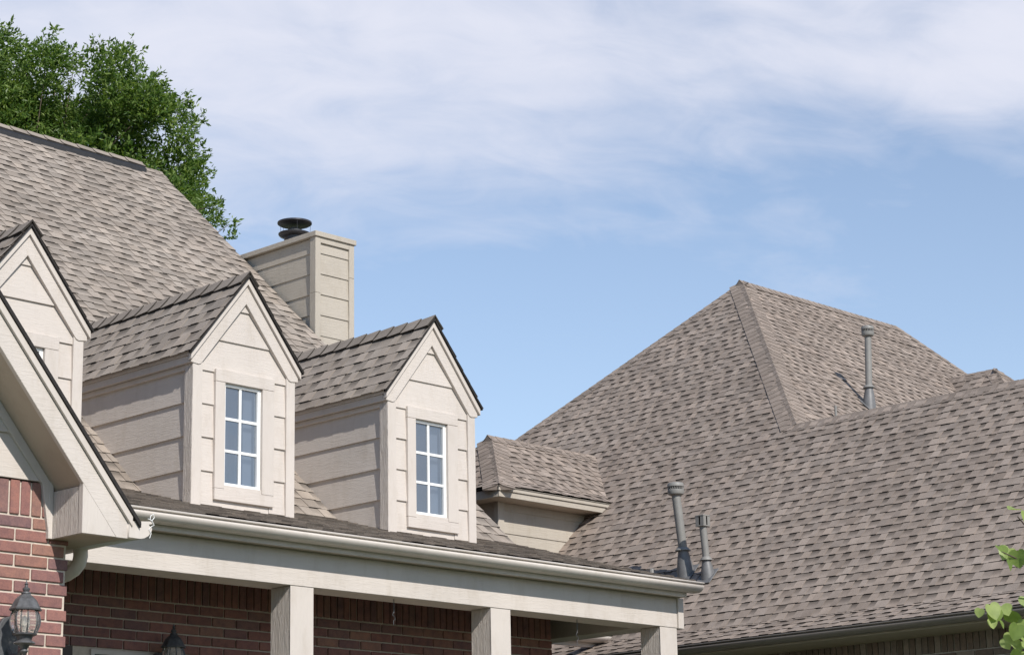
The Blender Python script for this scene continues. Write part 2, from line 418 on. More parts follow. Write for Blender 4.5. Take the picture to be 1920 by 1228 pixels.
def roof_face(key, parent, polys3, pal, seed, deck=None, row0=0.0):
    """lay courses over convex polygons (grid points) that share one plane"""
    P3 = [[W(*p) for p in poly] for poly in polys3]
    a = P3[0]; n = (a[1] - a[0]).cross(a[2] - a[0]).normalized()
    if n.z < 0: n = -n
    U = Vector((0, 0, 1)).cross(n).normalized(); V = n.cross(U).normalized()
    O = min((p for q in P3 for p in q), key=lambda p: p.dot(V))
    O = O + n * 0.0
    conv = []
    for q in P3:
        c2 = [((p - O).dot(U), (p - O).dot(V)) for p in q]
        ar = sum(c2[i][0] * c2[(i + 1) % len(c2)][1] - c2[(i + 1) % len(c2)][0] * c2[i][1] for i in range(len(c2)))
        conv.append(c2 if ar > 0 else c2[::-1])
    us = [p[0] for c in conv for p in c]; vs2 = [p[1] for c in conv for p in c]
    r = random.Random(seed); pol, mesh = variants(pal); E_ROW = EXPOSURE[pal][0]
    rows = int((max(vs2) + row0) / E_ROW) + 1
    for i in range(rows):
        v0 = i * E_ROW - row0; u = min(us) - r.uniform(0, S_LEN) - (i % 5) * .15
        while u < max(us):
            k = r.randrange(len(pol)); dv = r.uniform(-.003, .003); dh = r.uniform(0, .0015)
            corners = [(u - .01, v0 + dv), (u + S_LEN + .01, v0 + dv), (u + S_LEN + .01, v0 + dv + E_ROW + OVER), (u - .01, v0 + dv + E_ROW + OVER)]
            inside = any(all(all((c[(j + 1) % len(c)][0] - c[j][0]) * (q[1] - c[j][1]) - (c[(j + 1) % len(c)][1] - c[j][1]) * (q[0] - c[j][0]) >= 0 for j in range(len(c))) for q in corners) for c in conv)
            if r.random() < .05: dh += r.uniform(.001, .004)
            oo = O + U * u + V * (v0 + dv) + n * dh
            ra = r.uniform(-.0035, .0035); Ur = (U + V * ra).normalized(); Vr = (V - U * ra).normalized()
            mat = Matrix(((Ur.x, Vr.x, n.x, oo.x), (Ur.y, Vr.y, n.y, oo.y), (Ur.z, Vr.z, n.z, oo.z), (0, 0, 0, 1)))
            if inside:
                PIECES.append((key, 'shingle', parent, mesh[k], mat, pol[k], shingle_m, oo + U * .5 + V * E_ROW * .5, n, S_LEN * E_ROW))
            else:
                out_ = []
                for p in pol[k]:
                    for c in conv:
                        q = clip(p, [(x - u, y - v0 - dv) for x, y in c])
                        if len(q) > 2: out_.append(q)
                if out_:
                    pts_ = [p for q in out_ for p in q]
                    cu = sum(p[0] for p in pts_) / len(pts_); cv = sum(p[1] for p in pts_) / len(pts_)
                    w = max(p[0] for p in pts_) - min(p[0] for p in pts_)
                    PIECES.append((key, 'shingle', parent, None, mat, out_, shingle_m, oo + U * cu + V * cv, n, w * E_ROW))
            u += S_LEN
def ridge_caps(key, parent, p0, p1, n0, n1, pal, half=0.13, expo=0.127, seed=1, lift=0.012, tilt=.006, dark=.42):
    """bent cap shingles lapped from p0 (low / far end) up to p1; n0, n1 = outward normals of the two slopes"""
    a, b = W(*p0), W(*p1); d = (b - a); Ln = d.length; d.normalize()
    n0 = Vector(n0).normalized(); n1 = Vector(n1).normalized(); up_ = (n0 + n1).normalized()
    s0 = d.cross(n0).normalized(); s0 = s0 if s0.dot(n1) < 0 else -s0      # runs down slope 0
    s1 = d.cross(n1).normalized(); s1 = s1 if s1.dot(n0) < 0 else -s1
    r = random.Random(seed); k = max(1, int(Ln / expo)); expo = Ln / k
    for i in range(k):
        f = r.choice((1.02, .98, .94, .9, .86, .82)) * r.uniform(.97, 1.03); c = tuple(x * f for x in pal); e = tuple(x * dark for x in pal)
        o = a + d * (i * expo); Lc = expo + .03
        def pt(s, u, h):
            hh = lift + h + (tilt * (1 - u / Lc))
            if s == 0: return o + d * u + up_ * (hh + .002)
            side, nn = (s0, n0) if s < 0 else (s1, n1)
            x = abs(s); return o + d * u + side * (x * half) + nn * hh * (1.0 if x > .3 else 1.0) - up_ * (0.012 if x < .3 else 0)
        S = (-1, -.22, 0, .22, 1); jj = r.uniform(-.004, .004)
        P = []
        for q in range(4):
            sa, sb = S[q], S[q + 1]
            A, B, C, D = pt(sa, jj, 0), pt(sb, jj, 0), pt(sb, Lc, 0), pt(sa, Lc, 0)
            P.append([(*A, c), (*B, c), (*C, c), (*D, c)])
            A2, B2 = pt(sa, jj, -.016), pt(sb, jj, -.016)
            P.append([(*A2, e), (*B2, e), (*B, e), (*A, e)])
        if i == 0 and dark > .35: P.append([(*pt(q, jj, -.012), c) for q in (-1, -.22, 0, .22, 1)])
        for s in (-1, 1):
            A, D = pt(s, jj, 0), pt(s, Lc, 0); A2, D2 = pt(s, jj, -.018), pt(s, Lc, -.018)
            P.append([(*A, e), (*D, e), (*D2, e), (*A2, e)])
        PIECES.append((key, 'ridge_shingle', parent, None, Matrix(), P, shingle_m, o + d * expo * .5 + up_ * .06, None, half * 2 * expo))

# ---- bricks
BRICK = {}
def brick_piece(key, parent, o, axis, a0, a1, z0, z1, plane, depth, mat, r):
    """one brick: axis 'x' = wall facing -y, 'y' = wall facing -x (grid units)"""
    j = r.uniform(-.0016, .0022)
    kx = (axis, round(a1 - a0, 4), round(z1 - z0, 4), mat.name)
    if kx not in BRICK:
        m = MB(); w, h = a1 - a0, z1 - z0
        if axis == 'x': m.box(0, w, 0, depth, 0, h)
        else: m.box(0, depth, 0, w, 0, h)
        me = bpy.data.meshes.new('brick'); bm = bmesh.new(); vv = [bm.verts.new((v - W(0, 0, 0))) for v in m.v]
        for f in m.f: bm.faces.new([vv[i] for i in f])
        bmesh.ops.recalc_face_normals(bm, faces=bm.faces)
        bmesh.ops.bevel(bm, geom=list(bm.edges), offset=.0035, segments=1, affect='EDGES')
        bm.to_mesh(me); bm.free(); me.materials.append(mat); BRICK[kx] = me
    me = BRICK[kx]
    loc = W(a0, plane + j, z0) if axis == 'x' else W(plane + j, a0, z0)
    n = Vector((0, -1, 0)) if axis == 'x' else Vector((-1, 0, 0))
    cen = loc + (Vector(((a1 - a0) * K / 2, 0, 0)) if axis == 'x' else Vector((0, (a1 - a0) * K / 2, 0))) + Vector((0, 0, (z1 - z0) * K / 2)) + n * .02
    rot = Matrix.Rotation(r.uniform(-.004, .004), 4, n)
    PIECES.append((key, 'brick', parent, me, Matrix.Translation(loc) @ rot, None, mat, cen, n, (a1 - a0) * (z1 - z0) * 2))
def brickwork(key, parent, axis, plane, a0, a1, zt, zb, mat, bl, bh, j=.0098, soldier=None, seed=1, skip=None):
    """soldier course (top, bottom, pitch) over running bond from zt down to zb"""
    r = random.Random(seed)
    if soldier:
        t, b, p = soldier; x = a0 - r.uniform(0, p * .3)
        while x < a1:
            lo, hi = max(a0, x), min(a1, x + p - j)
            if hi - lo > .012: brick_piece(key, parent, None, axis, lo, hi, b + j * .5, t, plane, .04, mat, r)
            x += p
    z = zt; i = 0
    while z - bh > zb:
        x = a0 - (bl * .5 if i % 2 else 0) - .02
        while x < a1:
            lo, hi = max(a0, x), min(a1, x + bl - j)
            if hi - lo > .015 and not (skip and skip(lo, hi, z - bh, z)): brick_piece(key, parent, None, axis, lo, hi, z - bh + j, z, plane, .04, mat, r)
            x += bl
        z -= bh; i += 1

def flush(quota):
    """the pieces that show become parts of their own, the rest of each owner is joined"""
    bpy.context.view_layer.update()
    count = {}; rest = {}
    sc_list = []
    for p in PIECES:
        cen, n = p[7], p[8]
        q = to_px(cen); s = 0
        if q and visible(cen + (n * .03 if n is not None else Vector((0, 0, 0))), n):
            s = p[9] / (q[2] ** 2) * (abs(n.dot((CAMP - cen).normalized())) if n is not None else .7)
        sc_list.append((s, p))
    sc_list.sort(key=lambda a: -a[0])
    for s, p in sc_list:
        key, name, parent, me, mat, polys, material, cen, n, area = p
        c = count.get((key, name), 0)
        if s > 0 and c < quota.get(name, 290):
            count[(key, name)] = c + 1
            o0 = origin(parent)
            if me is None:
                me = poly_mesh(name, polys, material, lambda q: mat @ Vector(q) - o0); ob = link(name, me, parent)
            else:
                ob = link(name, me, parent); ob.matrix_local = Matrix.Translation(-o0) @ mat
        else: rest.setdefault((parent.name, name), []).append(p)
    for (pn, name), ps in rest.items():
        parent = ps[0][2]; o0 = origin(parent)
        if name == 'brick':
            bm = bmesh.new()
            for p in ps:
                tmp = p[3].copy(); tmp.transform(Matrix.Translation(-o0) @ p[4]); bm.from_mesh(tmp); bpy.data.meshes.remove(tmp)
            me = bpy.data.meshes.new('brick_mass'); bm.to_mesh(me); bm.free(); me.materials.append(ps[0][6])
        else:
            allp = []
            for p in ps:
                for q in p[5]: allp.append([(*(p[4] @ Vector(v[:3]) - o0), v[3]) for v in q])
            me = poly_mesh(name + '_mass', allp, ps[0][6])
        ob = link({'brick': 'further_bricks', 'shingle': 'further_shingles', 'ridge_shingle': 'further_ridge_shingles'}[name], me, parent); ob['kind'] = 'stuff'

# gutter profile: (out from the fascia, up from the lip)
GUT = [(0, -0.0076), (0, -0.0623), (0.048, -0.0631), (0.064, -0.0593), (0.08, -0.0502), (0.0905, -0.038), (0.095, -0.0281), (0.0945, -0.0228), (0.091, -0.0186), (0.083, -0.016), (0.081, -0.0106), (0.0985, -0.0072), (0.1, -0.0015), (0.097, 0.0008), (0.088, 0.0), (0.087, -0.0046)]
def gutter(parent, axis, a0, a1, plane, lip, mat, sgn=-1, s=1.0, name='gutter', caps=(True, True)):
    def P(a, q): return (a, plane + sgn * q[0] * s, lip + q[1] * s) if axis == 'x' else (plane + sgn * q[0] * s, a, lip + q[1] * s)
    m = MB()
    n = max(1, int(abs(a1 - a0) / .6)); st = [a0 + (a1 - a0) * i / n for i in range(n + 1)]
    rings = [m.pts([P(a, q) for q in GUT]) for a in st]
    for A, B in zip(rings, rings[1:]): m.f += [[A[i], A[i + 1], B[i + 1], B[i]] for i in range(len(GUT) - 1)]
    o = m.build(name, mat, parent, smooth=True, solid=.0025)
    for on, a, d in ((caps[0], a0, -.002), (caps[1], a1, .002)):
        if on:
            ps = [P(a + d, q) for q in GUT[:-2]]; v = (d, 0, 0) if axis == 'x' else (0, d, 0)
            MB().prism(ps, v).build('end_cap', mat, o)
    return o

# ================================================================== the setting
def ground():
    v, f = [], []
    xs = [-600, -200, -80, -40, -20, -10, -5, 0, 4, 8, 12, 16, 20, 25, 30, 40, 60, 120, 300, 900]; ys = [-300, -100, -40, -15, -5, 0, 3, 6, 8, 10, 12, 14, 18, 25, 40, 80, 200, 500, 1200]
    for y in ys:
        for x in xs:
            t = max(0, min(1, (y + x * .35 - 4) / 8)); z = 1.15 * t * t * (3 - 2 * t); v.append((x, y, z))
    n = len(xs)
    for j in range(len(ys) - 1):
        for i in range(n - 1): f.append((j * n + i, j * n + i + 1, (j + 1) * n + i + 1, (j + 1) * n + i))
    me = bpy.data.meshes.new('ground'); me.from_pydata(v, [], f); me.materials.append(lawn_m)
    o = link('ground', me); o['kind'] = 'structure'
    pth = MB(); pth.prism([(8.4, 3.0, -.92), (9.4, 3.0, -.92), (9.4, 9.19, -.28), (8.4, 9.19, -.28)], (0, 0, -.1))
    p = pth.build('bounce_path', bounce_conc_m, None); p['kind'] = 'structure'  # unseen walkway, added for the light it bounces up
ground()

# ================================================================== house with the porch and dormers
PAL_A = (0.278, 0.243, 0.212); PAL_B = (0.266, 0.222, 0.192)
PAL_P = (0.279, 0.243, 0.212)
EXPOSURE[PAL_P] = (0.143, 1.0, 3.0)      # low porch slope: butt edges coloured paler to brighten it
EXPOSURE[PAL_A] = (0.143, 1.0); EXPOSURE[PAL_B] = (0.124, 0.78)      # course height, tab width factor
A = thing('brick_house', 'red brick house with cream porch, three gabled dormers and grey shingle roof', 'house', W(8.0, 10.1, -.33))
Z0 = -.33
# --- main roof
QA, YB, ZB = .90, 10.51, 2.36           # steep pitch starts here
YR = 14.67; ZR = ZB + QA * (YR - YB); XR = 10.93
zs = lambda y: ZB + QA * (y - YB)
QS = .28; zl_ = lambda y: ZB + QS * (y - YB)
XL = 3.2
rm = MB()
rm.prism([(XL, YB, ZB - .012), (XR - .012, YB, ZB - .012), (XR - .012, YR, ZR - .012), (XL, YR, ZR - .012)], (0, 0, -.05))
rm.prism([(XL, YR, ZR - .012), (XR - .012, YR, ZR - .012), (XR - .012, YR + 4.4, ZR - 4.4 * QA), (XL, YR + 4.4, ZR - 4.4 * QA)], (0, 0, -.05))
rm.prism([(5.96, 9.235, zl_(9.235) - .012), (11.29, 9.235, zl_(9.235) - .012), (10.92, 9.60, zl_(9.60) - .012), (10.92, YB, ZB - .012), (5.96, YB, ZB - .012)], (0, 0, -.03))
rm.poly([(11.29, 9.235, zl_(9.235) - .012), (11.29, 10.6, zl_(9.235) - .012), (10.92, 10.6, zl_(9.6) - .012), (10.92, 9.60, zl_(9.60) - .012)])
roofA = rm.build('roof', deck_m, A)
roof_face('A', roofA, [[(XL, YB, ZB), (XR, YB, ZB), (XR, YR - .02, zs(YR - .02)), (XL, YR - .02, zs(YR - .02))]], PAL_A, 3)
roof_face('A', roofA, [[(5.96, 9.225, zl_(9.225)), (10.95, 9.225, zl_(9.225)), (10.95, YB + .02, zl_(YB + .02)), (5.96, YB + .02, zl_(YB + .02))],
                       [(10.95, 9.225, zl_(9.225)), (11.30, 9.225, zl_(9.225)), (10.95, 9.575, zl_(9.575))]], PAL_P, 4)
# ridge: vent with cap shingles, plain caps towards the gable end
MB().prism([(XL, YR - .098, ZR - .098 * QA - .006), (XL, YR - .098, ZR - .098 * QA + .042), (XL, YR, ZR + .034), (XL, YR + .098, ZR - .098 * QA + .042), (XL, YR + .098, ZR - .098 * QA - .006)], (10.72 - XL, 0, 0)).build('ridge_vent', ventblack, roofA)
nF = (0, -QA, 1); nB = (0, QA, 1)
ridge_caps('A', roofA, (8.6, YR, ZR + .037), (10.722, YR, ZR + .037), nF, nB, PAL_A, .105, .22, 5, .010, .012, .3)
ridge_caps('A', roofA, (10.72, YR, ZR - .002), (XR + .005, YR, ZR - .002), nF, nB, PAL_A, .15, .127, 6, .008)
# rake on the far gable end and the house body behind
MB().prism([(XR - .035, YB, ZB - .015), (XR - .035, YR, ZR - .015), (XR - .035, YR, ZR - .16), (XR - .035, YB, ZB - .16)], (.03, 0, 0)).build('rake_board', cream[None], A, .003)
bm_ = MB()
bm_.prism([(10.84, 10.12, Z0), (10.84, YR * 2 - 10.6, Z0), (10.84, YR * 2 - 10.6, 2.2), (10.84, YR, ZR - .1), (10.84, YB, ZB - .05), (10.84, 10.12, 2.2)], (-.05, 0, 0))
bm_.box(XL, 10.84, 18.7, 18.75, Z0, 2.3)
bm_.box(XL, XL + .05, 10.2, 18.7, Z0, 2.4)
bm_.build('house_wall', brick_red, A)

# --- dormers
HW, HB = .4068, .3877
ZA, ZT, ZLW, ZBOT = 3.6386, 3.1293, 3.0567, 2.2354
SLP = (ZA - ZT) / HW
EXPO = .2000
def dormer(xc, idx):
    yb = lambda z: YB + (z - ZB) / QA          # where the main roof cuts a level line
    # sheathing core
    core = MB()
    zt = ZT - .03; zap = ZA - .05
    core.prism([(xc - HB + .03, 11.9, 2.25), (xc + HB - .03, 11.9, 2.25), (xc + HB - .03, 11.9, zt), (xc, 11.9, zap), (xc - HB + .03, 11.9, zt)], (0, -1.5, 0))
    for s in (-1, 1):
        e = .402
        core.prism([(xc, 9.992, ZA - .006), (xc + s * e, 9.992, ZA - .006 - e * SLP), (xc + s * e, yb(ZA - e * SLP) + .3, ZA - .006 - e * SLP), (xc, yb(ZA) + .3, ZA - .006)], (0, 0, -.012))
    d = core.build('dormer', deck_m, A)
    d['label'] = ['dormer half hidden behind the brick gable', 'middle dormer of the three above the porch', 'dormer farthest along the porch, beside the chimney'][idx]
    # side boards (both sides) and front boards
    zlaps = [2.235 + .2 * k - .0 for k in range(-1, 5)]
    for z0 in zlaps:
        z1 = min(z0 + .215, ZLW + .03)
        if z1 - z0 < .03: continue
        y0 = 10.075
        lap(d, 'x', xc - HB + .024, y0, yb(z0) + .1, y0, yb(z1) + .1, z0, z1, cream['y'])
        m = MB(); pl = xc + HB - .024
        m.hexa([(pl + .011, y0, z0), (pl - .012, y0, z0), (pl - .012, yb(z0) + .1, z0), (pl + .011, yb(z0) + .1, z0)], [(pl + .002, y0, z1), (pl - .012, y0, z1), (pl - .012, yb(z1) + .1, z1), (pl + .002, yb(z1) + .1, z1)])
        m.build('siding_board', cream['y'], d, .0015)
    fz = [2.232 + .1988 * k for k in range(0, 7)]
    win = (xc - .2, xc + .18, 2.33, 3.0)
    for z0 in fz:
        z1 = z0 + .212
        hwid = lambda z: min(HB - .045, (ZA - z) / SLP - .02)
        b, t = hwid(z0), hwid(z1)
        if b <= 0.01: continue
        t = max(t, .002)
        if z1 > 2.34 and z0 < 2.99:     # boards are cut around the window opening
            lap(d, 'y', 10.028, xc - b, win[0] - .02, xc - t, win[0] - .02, z0, z1, cream['x'])
            lap(d, 'y', 10.028, win[1] + .02, xc + b, win[1] + .02, xc + t, z0, z1, cream['x'])
        else: lap(d, 'y', 10.028, xc - b, xc + b, xc - t, xc + t, z0, z1, cream['x'])
    lap(d, 'y', 10.028, win[0] - .018, win[1] + .018, win[0] - .018, win[1] + .018, 2.19, 2.335, cream['x'])
    # corner boards: front face and return
    for s in (-1, 1):
        x0, x1 = (xc - HB, xc - HB + .070) if s < 0 else (xc + HB - .066, xc + HB)
        box('corner_board', cream['z'], d, x0, x1, 10.004, 10.03, 2.20, ZT - .01, .002)
        xa, xb = (xc - HB - .0015, xc - HB + .02) if s < 0 else (xc + HB - .02, xc + HB + .0015)
        box('corner_board', cream['rough'], d, xa, xb, 10.0065, 10.082, 2.20, ZLW + .02, .002)
    # rake boards with the thin outer moulding
    for s in (-1, 1):
        q = .042; bw = .163
        MB().prism([(xc, 9.998, ZA - q), (xc + s * HW, 9.998, ZT - q), (xc + s * HW, 9.998, ZLW), (xc + s * .352, 9.998, ZLW - .006), (xc + s * .3345, 9.998, ZA - bw - .3345 * SLP), (xc, 9.998, ZA - bw)], (0, .035, 0)).build('rake_board', cream['x'], d, .0025)
        MB().prism([(xc, 9.982, ZA), (xc + s * (HW + .012), 9.982, ZA - (HW + .012) * SLP), (xc + s * (HW + .012), 9.982, ZA - (HW + .012) * SLP - q - .003), (xc, 9.982, ZA - q - .003)], (0, .03, 0)).build('rake_moulding', cream[None], d, .002)
        # asphalt edge of the shingles over the rake
        MB().prism([(xc, 9.968, ZA + .0135), (xc + s * .428, 9.968, ZA + .0135 - .428 * SLP), (xc + s * .428, 9.968, ZA + .001 - .428 * SLP), (xc, 9.968, ZA + .001)], (0, .03, 0)).build('shingle_edge', asphalt, d, 0)
        # eave fascia, bed mould and frieze
        x = xc + s * HW; xi = xc + s * (HB - .005)
        ye = yb(ZT) + .15
        box('fascia', cream['y'], d, min(x, xi), max(x, xi), 10.0345, ye, ZLW, ZT - .03, .002)
        xo = xc + s * (HW + .008)
        box('eave_moulding', cream[None], d, min(xo, xi), max(xo, xi), 10.013, ye, ZT - .029, ZT - .004, .002)
        xf0, xf1 = xc + s * (HB - .022), xc + s * (HB - .003)
        box('frieze_board', cream['y'], d, min(xf0, xf1), max(xf0, xf1), 10.083, ye, ZLW - .032, ZLW - .0015, .002)
    # window: casing, sash, muntins, panes, the room behind
    cl, cr, ct, cb = xc - .222, xc + .224, 3.046, 2.268
    wl, wr, wt, wb = xc - .1501, xc + .1335, 2.9708, 2.3614
    yc0, yc1 = 9.999, 10.032
    box('window_casing', cream['z'], d, cl, wl, yc0, yc1, wb - .025, ct - .075, .0025)
    box('window_casing', cream['z'], d, wr, cr - .0, yc0, yc1, wb - .025, ct - .075, .0025)
    box('window_casing', cream['x'], d, cl, cr, yc0 - .001, yc1, ct - .0735, ct, .0025)
    box('window_casing', cream['x'], d, cl, cr, yc0 - .001, yc1, cb, wb - .0265, .0025)
    yf0, yf1 = 10.019, 10.05
    fr = MB(); fw_ = .017
    fr.box(wl, wl + fw_, yf0, yf1, wb, wt); fr.box(wr - fw_ - .007, wr, yf0, yf1, wb, wt)
    fr.box(wl + fw_, wr - fw_ - .007, yf0, yf1, wb, wb + fw_); fr.box(wl + fw_, wr - fw_ - .007, yf0, yf1, wt - fw_, wt)
    frame = fr.build('window_frame', vinyl, d, .002)
    il, ir, ib, it = wl + fw_, wr - fw_ - .007, wb + fw_, wt - fw_
    mid = il + (ir - il) * .48
    mw = .0085
    box('muntin', vinyl, d, mid - mw, mid + mw, yf0 + .006, yf0 + .02, ib, it, .001)
    zz = [ib + (it - ib) * k / 3 for k in range(4)]
    for z in zz[1:3]:
        for a, b in ((il, mid - mw), (mid + mw, ir)): box('muntin', vinyl, d, a, b, yf0 + .007, yf0 + .019, z - mw, z + mw, .001)
    for a, b in ((il, mid - mw), (mid + mw, ir)):
        for k in range(3):
            tilt = rng.uniform(-.0008, .0008)
            MB().poly([(a, yf0 + .014, zz[k] + mw * (k > 0)), (b, yf0 + .014 + tilt, zz[k] + mw * (k > 0)), (b, yf0 + .014 + tilt, zz[k + 1] - mw * (k < 2)), (a, yf0 + .014, zz[k + 1] - mw * (k < 2))]).build('pane', pane_m, d)
    box('window_sill', cream['x'], d, wl + .0005, wr - .0005, yc0 + .004, yc1, wb - .026, wb - .0012, .0015)
    box('window_blind', room_m, d, wl - .1, wr + .1, 10.30, 10.31, wb - .1, wt + .1, 0)
    box('window_curtain', curtain_m, d, ir - .065, ir - .0, 10.075, 10.085, wb + .01, wt - .01, 0)
    # shingles
    e = .430; yf = 9.968
    for s in (-1, 1):
        n = (s * SLP, 0, 1)
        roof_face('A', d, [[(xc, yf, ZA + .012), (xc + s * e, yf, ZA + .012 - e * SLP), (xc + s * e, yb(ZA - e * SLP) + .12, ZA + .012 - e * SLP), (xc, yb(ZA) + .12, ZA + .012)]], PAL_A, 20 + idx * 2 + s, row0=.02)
    ridge_caps('A', d, (xc, yf - .004, ZA + .016), (xc, yb(ZA) + .02, ZA + .016), (-SLP, 0, 1), (SLP, 0, 1), PAL_A, .13, .185, 40 + idx, .016, .014, .14)
    return d
X1, SP = 6.5683, 1.544
for k in range(3): dormer(X1 + k * SP, k)

# --- chimney on the gable end
ch = MB().box(10.975, 11.325, 12.67, 14.4, Z0, 5.03).build('chimney', dark_m, A)
CX0, CX1, CY0, CY1, CZT = 10.95, 11.355, 12.645, 14.42, 5.078
for k in range(11):
    z1 = CZT - .02 - .1675 * k + .07; z0 = z1 - .178
    zt_ = min(z1, CZT - .004)
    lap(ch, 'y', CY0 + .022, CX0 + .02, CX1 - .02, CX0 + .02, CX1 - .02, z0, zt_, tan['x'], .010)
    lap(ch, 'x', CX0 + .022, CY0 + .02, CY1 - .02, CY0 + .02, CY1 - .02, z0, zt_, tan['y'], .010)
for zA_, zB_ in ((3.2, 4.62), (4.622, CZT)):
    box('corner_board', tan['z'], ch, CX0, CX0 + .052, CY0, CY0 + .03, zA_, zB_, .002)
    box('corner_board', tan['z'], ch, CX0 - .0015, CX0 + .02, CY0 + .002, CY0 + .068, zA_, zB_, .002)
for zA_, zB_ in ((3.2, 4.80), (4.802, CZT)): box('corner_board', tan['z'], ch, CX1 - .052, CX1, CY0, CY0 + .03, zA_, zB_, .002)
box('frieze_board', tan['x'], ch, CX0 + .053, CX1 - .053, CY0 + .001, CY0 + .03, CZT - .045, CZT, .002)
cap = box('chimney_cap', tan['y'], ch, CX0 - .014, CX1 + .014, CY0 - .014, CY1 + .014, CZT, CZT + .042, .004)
fc = (11.16, 13.15, CZT + .072)
fl = MB().lathe(fc, [(.085, -.04), (.085, .10), (.09, .102), (.09, .11)], 24).build('flue_cap', flue_m, A, smooth=True)
fl['label'] = 'dark round flue cap on top of the chimney'
MB().lathe(fc, [(.086, .072), (.122, .080), (.132, .092), (.132, .10), (.086, .105)], 28).build('flue_collar', flue_m, fl, smooth=True)
MB().lathe(fc, [(.0, .176), (.128, .176), (.140, .184), (.14, .196), (.10, .206), (.0, .210)], 28, caps=False).build('flue_lid', flue_m, fl, smooth=True)
for k in range(5):
    a = 2 * math.pi * k / 5 + .4
    MB().tube([(fc[0] + .126 * math.cos(a), fc[1] + .126 * math.sin(a), fc[2] + .095), (fc[0] + .13 * math.cos(a), fc[1] + .13 * math.sin(a), fc[2] + .18)], .0016, 5).build('flue_strut', flue_m, fl)
MB().lathe(fc, [(.06, .10), (.07, .12), (.045, .145), (0.001, .155)], 20).build('flue_dome', lead_m, fl, smooth=True)

# --- porch
YBM = 9.36; ZBB, ZBT = 1.703, 1.9
beam = box('porch_beam', cream['x'], A, 5.80, 11.262, YBM, YBM + .205, ZBB, ZBT, .003)
box('beam_end_board', cream['z'], beam, 11.2635, 11.318, YBM - .012, YBM + .2, ZBB - .003, ZBT - .001, .002)
box('side_beam', cream['y'], beam, 11.06, 11.26, YBM + .2065, 11.7, ZBB + .002, ZBT, .003)
box('side_ceiling', ceil_m, beam, 10.841, 11.059, 10.121, 11.7, 1.872, 1.89, 0)
box('porch_ceiling', ceil_m, A, 5.76, 11.06, YBM + .2065, 10.12, 1.872, 1.89, 0)
fas = box('fascia', cream['x'], A, 5.90, 11.245, 9.27, 9.29, 1.896, zl_(9.29) - .012, .002)
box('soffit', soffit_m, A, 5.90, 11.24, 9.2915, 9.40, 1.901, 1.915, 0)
MB().prism([(11.246, 9.272, 1.897), (11.246, 10.1, 1.897), (11.246, 10.1, 1.99), (11.246, 9.272, 1.99)], (.02, 0, 0)).build('fascia', cream['y'], A, .002)
gutter(A, 'x', 5.97, 11.325, 9.2695, 1.988, gutter_m)
COLX = [(7.932, 8.098), (9.512, 9.680), (11.088, 11.256)]
for i, (a, b) in enumerate(COLX):
    c = box('column', cream['rough'], A, a + .002, b, YBM + .008, YBM + .176, Z0 + .02, ZBB - .0015, .004)
    box('column_facing', cream['z'], c, a, b + .002, YBM + .0045, YBM + .0075, Z0 + .02, ZBB - .002, 0)
box('unseen_porch_floor', simple('dark_slab', (.12, .105, .09), .8),  A, 5.76, 11.3, 9.2, 10.1, Z0 - .12, Z0 + .02, .01)  # unseen floor, coloured dark to bounce less light into the porch
# back wall of the porch
bw = MB().box(5.76, 10.84, 10.112, 10.16, Z0, 2.2).build('porch_wall', mortar_m, A)
WIN2 = (7.13, 7.62, 1.365)
sk = lambda lo, hi, z0, z1: (hi > WIN2[0] - .02 and lo < WIN2[1] + .02 and z1 < WIN2[2] + .03) or (6.62 < (lo + hi) / 2 < 7.03 and z1 < 1.41)
brickwork('A', bw, 'x', 10.1, 5.78, 10.84, 1.655, .95, brick_red, .177, .0574, soldier=(1.845, 1.66, .0545), seed=9, skip=sk)
# window and door heads just reaching into view on the back wall
pw = MB().box(WIN2[0], WIN2[1], 10.095, 10.115, WIN2[2] - .025, WIN2[2]).box(WIN2[0], WIN2[0] + .025, 10.095, 10.115, .5, WIN2[2] - .025).box(WIN2[1] - .025, WIN2[1], 10.095, 10.115, .5, WIN2[2] - .025).build('window_frame', cream[None], A, .002)
MB().poly([(WIN2[0] + .025, 10.108, .5), (WIN2[1] - .025, 10.108, .5), (WIN2[1] - .025, 10.108, WIN2[2] - .025), (WIN2[0] + .025, 10.108, WIN2[2] - .025)]).build('pane', simple('dim_glass', (.05, .07, .05), .08), pw)
dr = MB().box(6.64, 7.01, 10.098, 10.118, Z0, 1.375).build('door', simple('dark_door', (.04, .025, .02), .5), A)
box('door_frame', cream[None], dr, 6.60, 6.64, 10.09, 10.118, Z0, 1.40, .002)
# rear eave glimpsed under the beam: gutter, fascia and post
rp = gutter(A, 'x', 11.3, 12.50, 11.02, 1.886, gutter_m)
box('fascia', cream['x'], rp, 11.3, 12.42, 11.0215, 11.05, 1.79, 1.875, .002)
box('rear_post', cream['z'], rp, 12.255, 12.32, 11.06, 11.13, Z0, 1.80, .003)

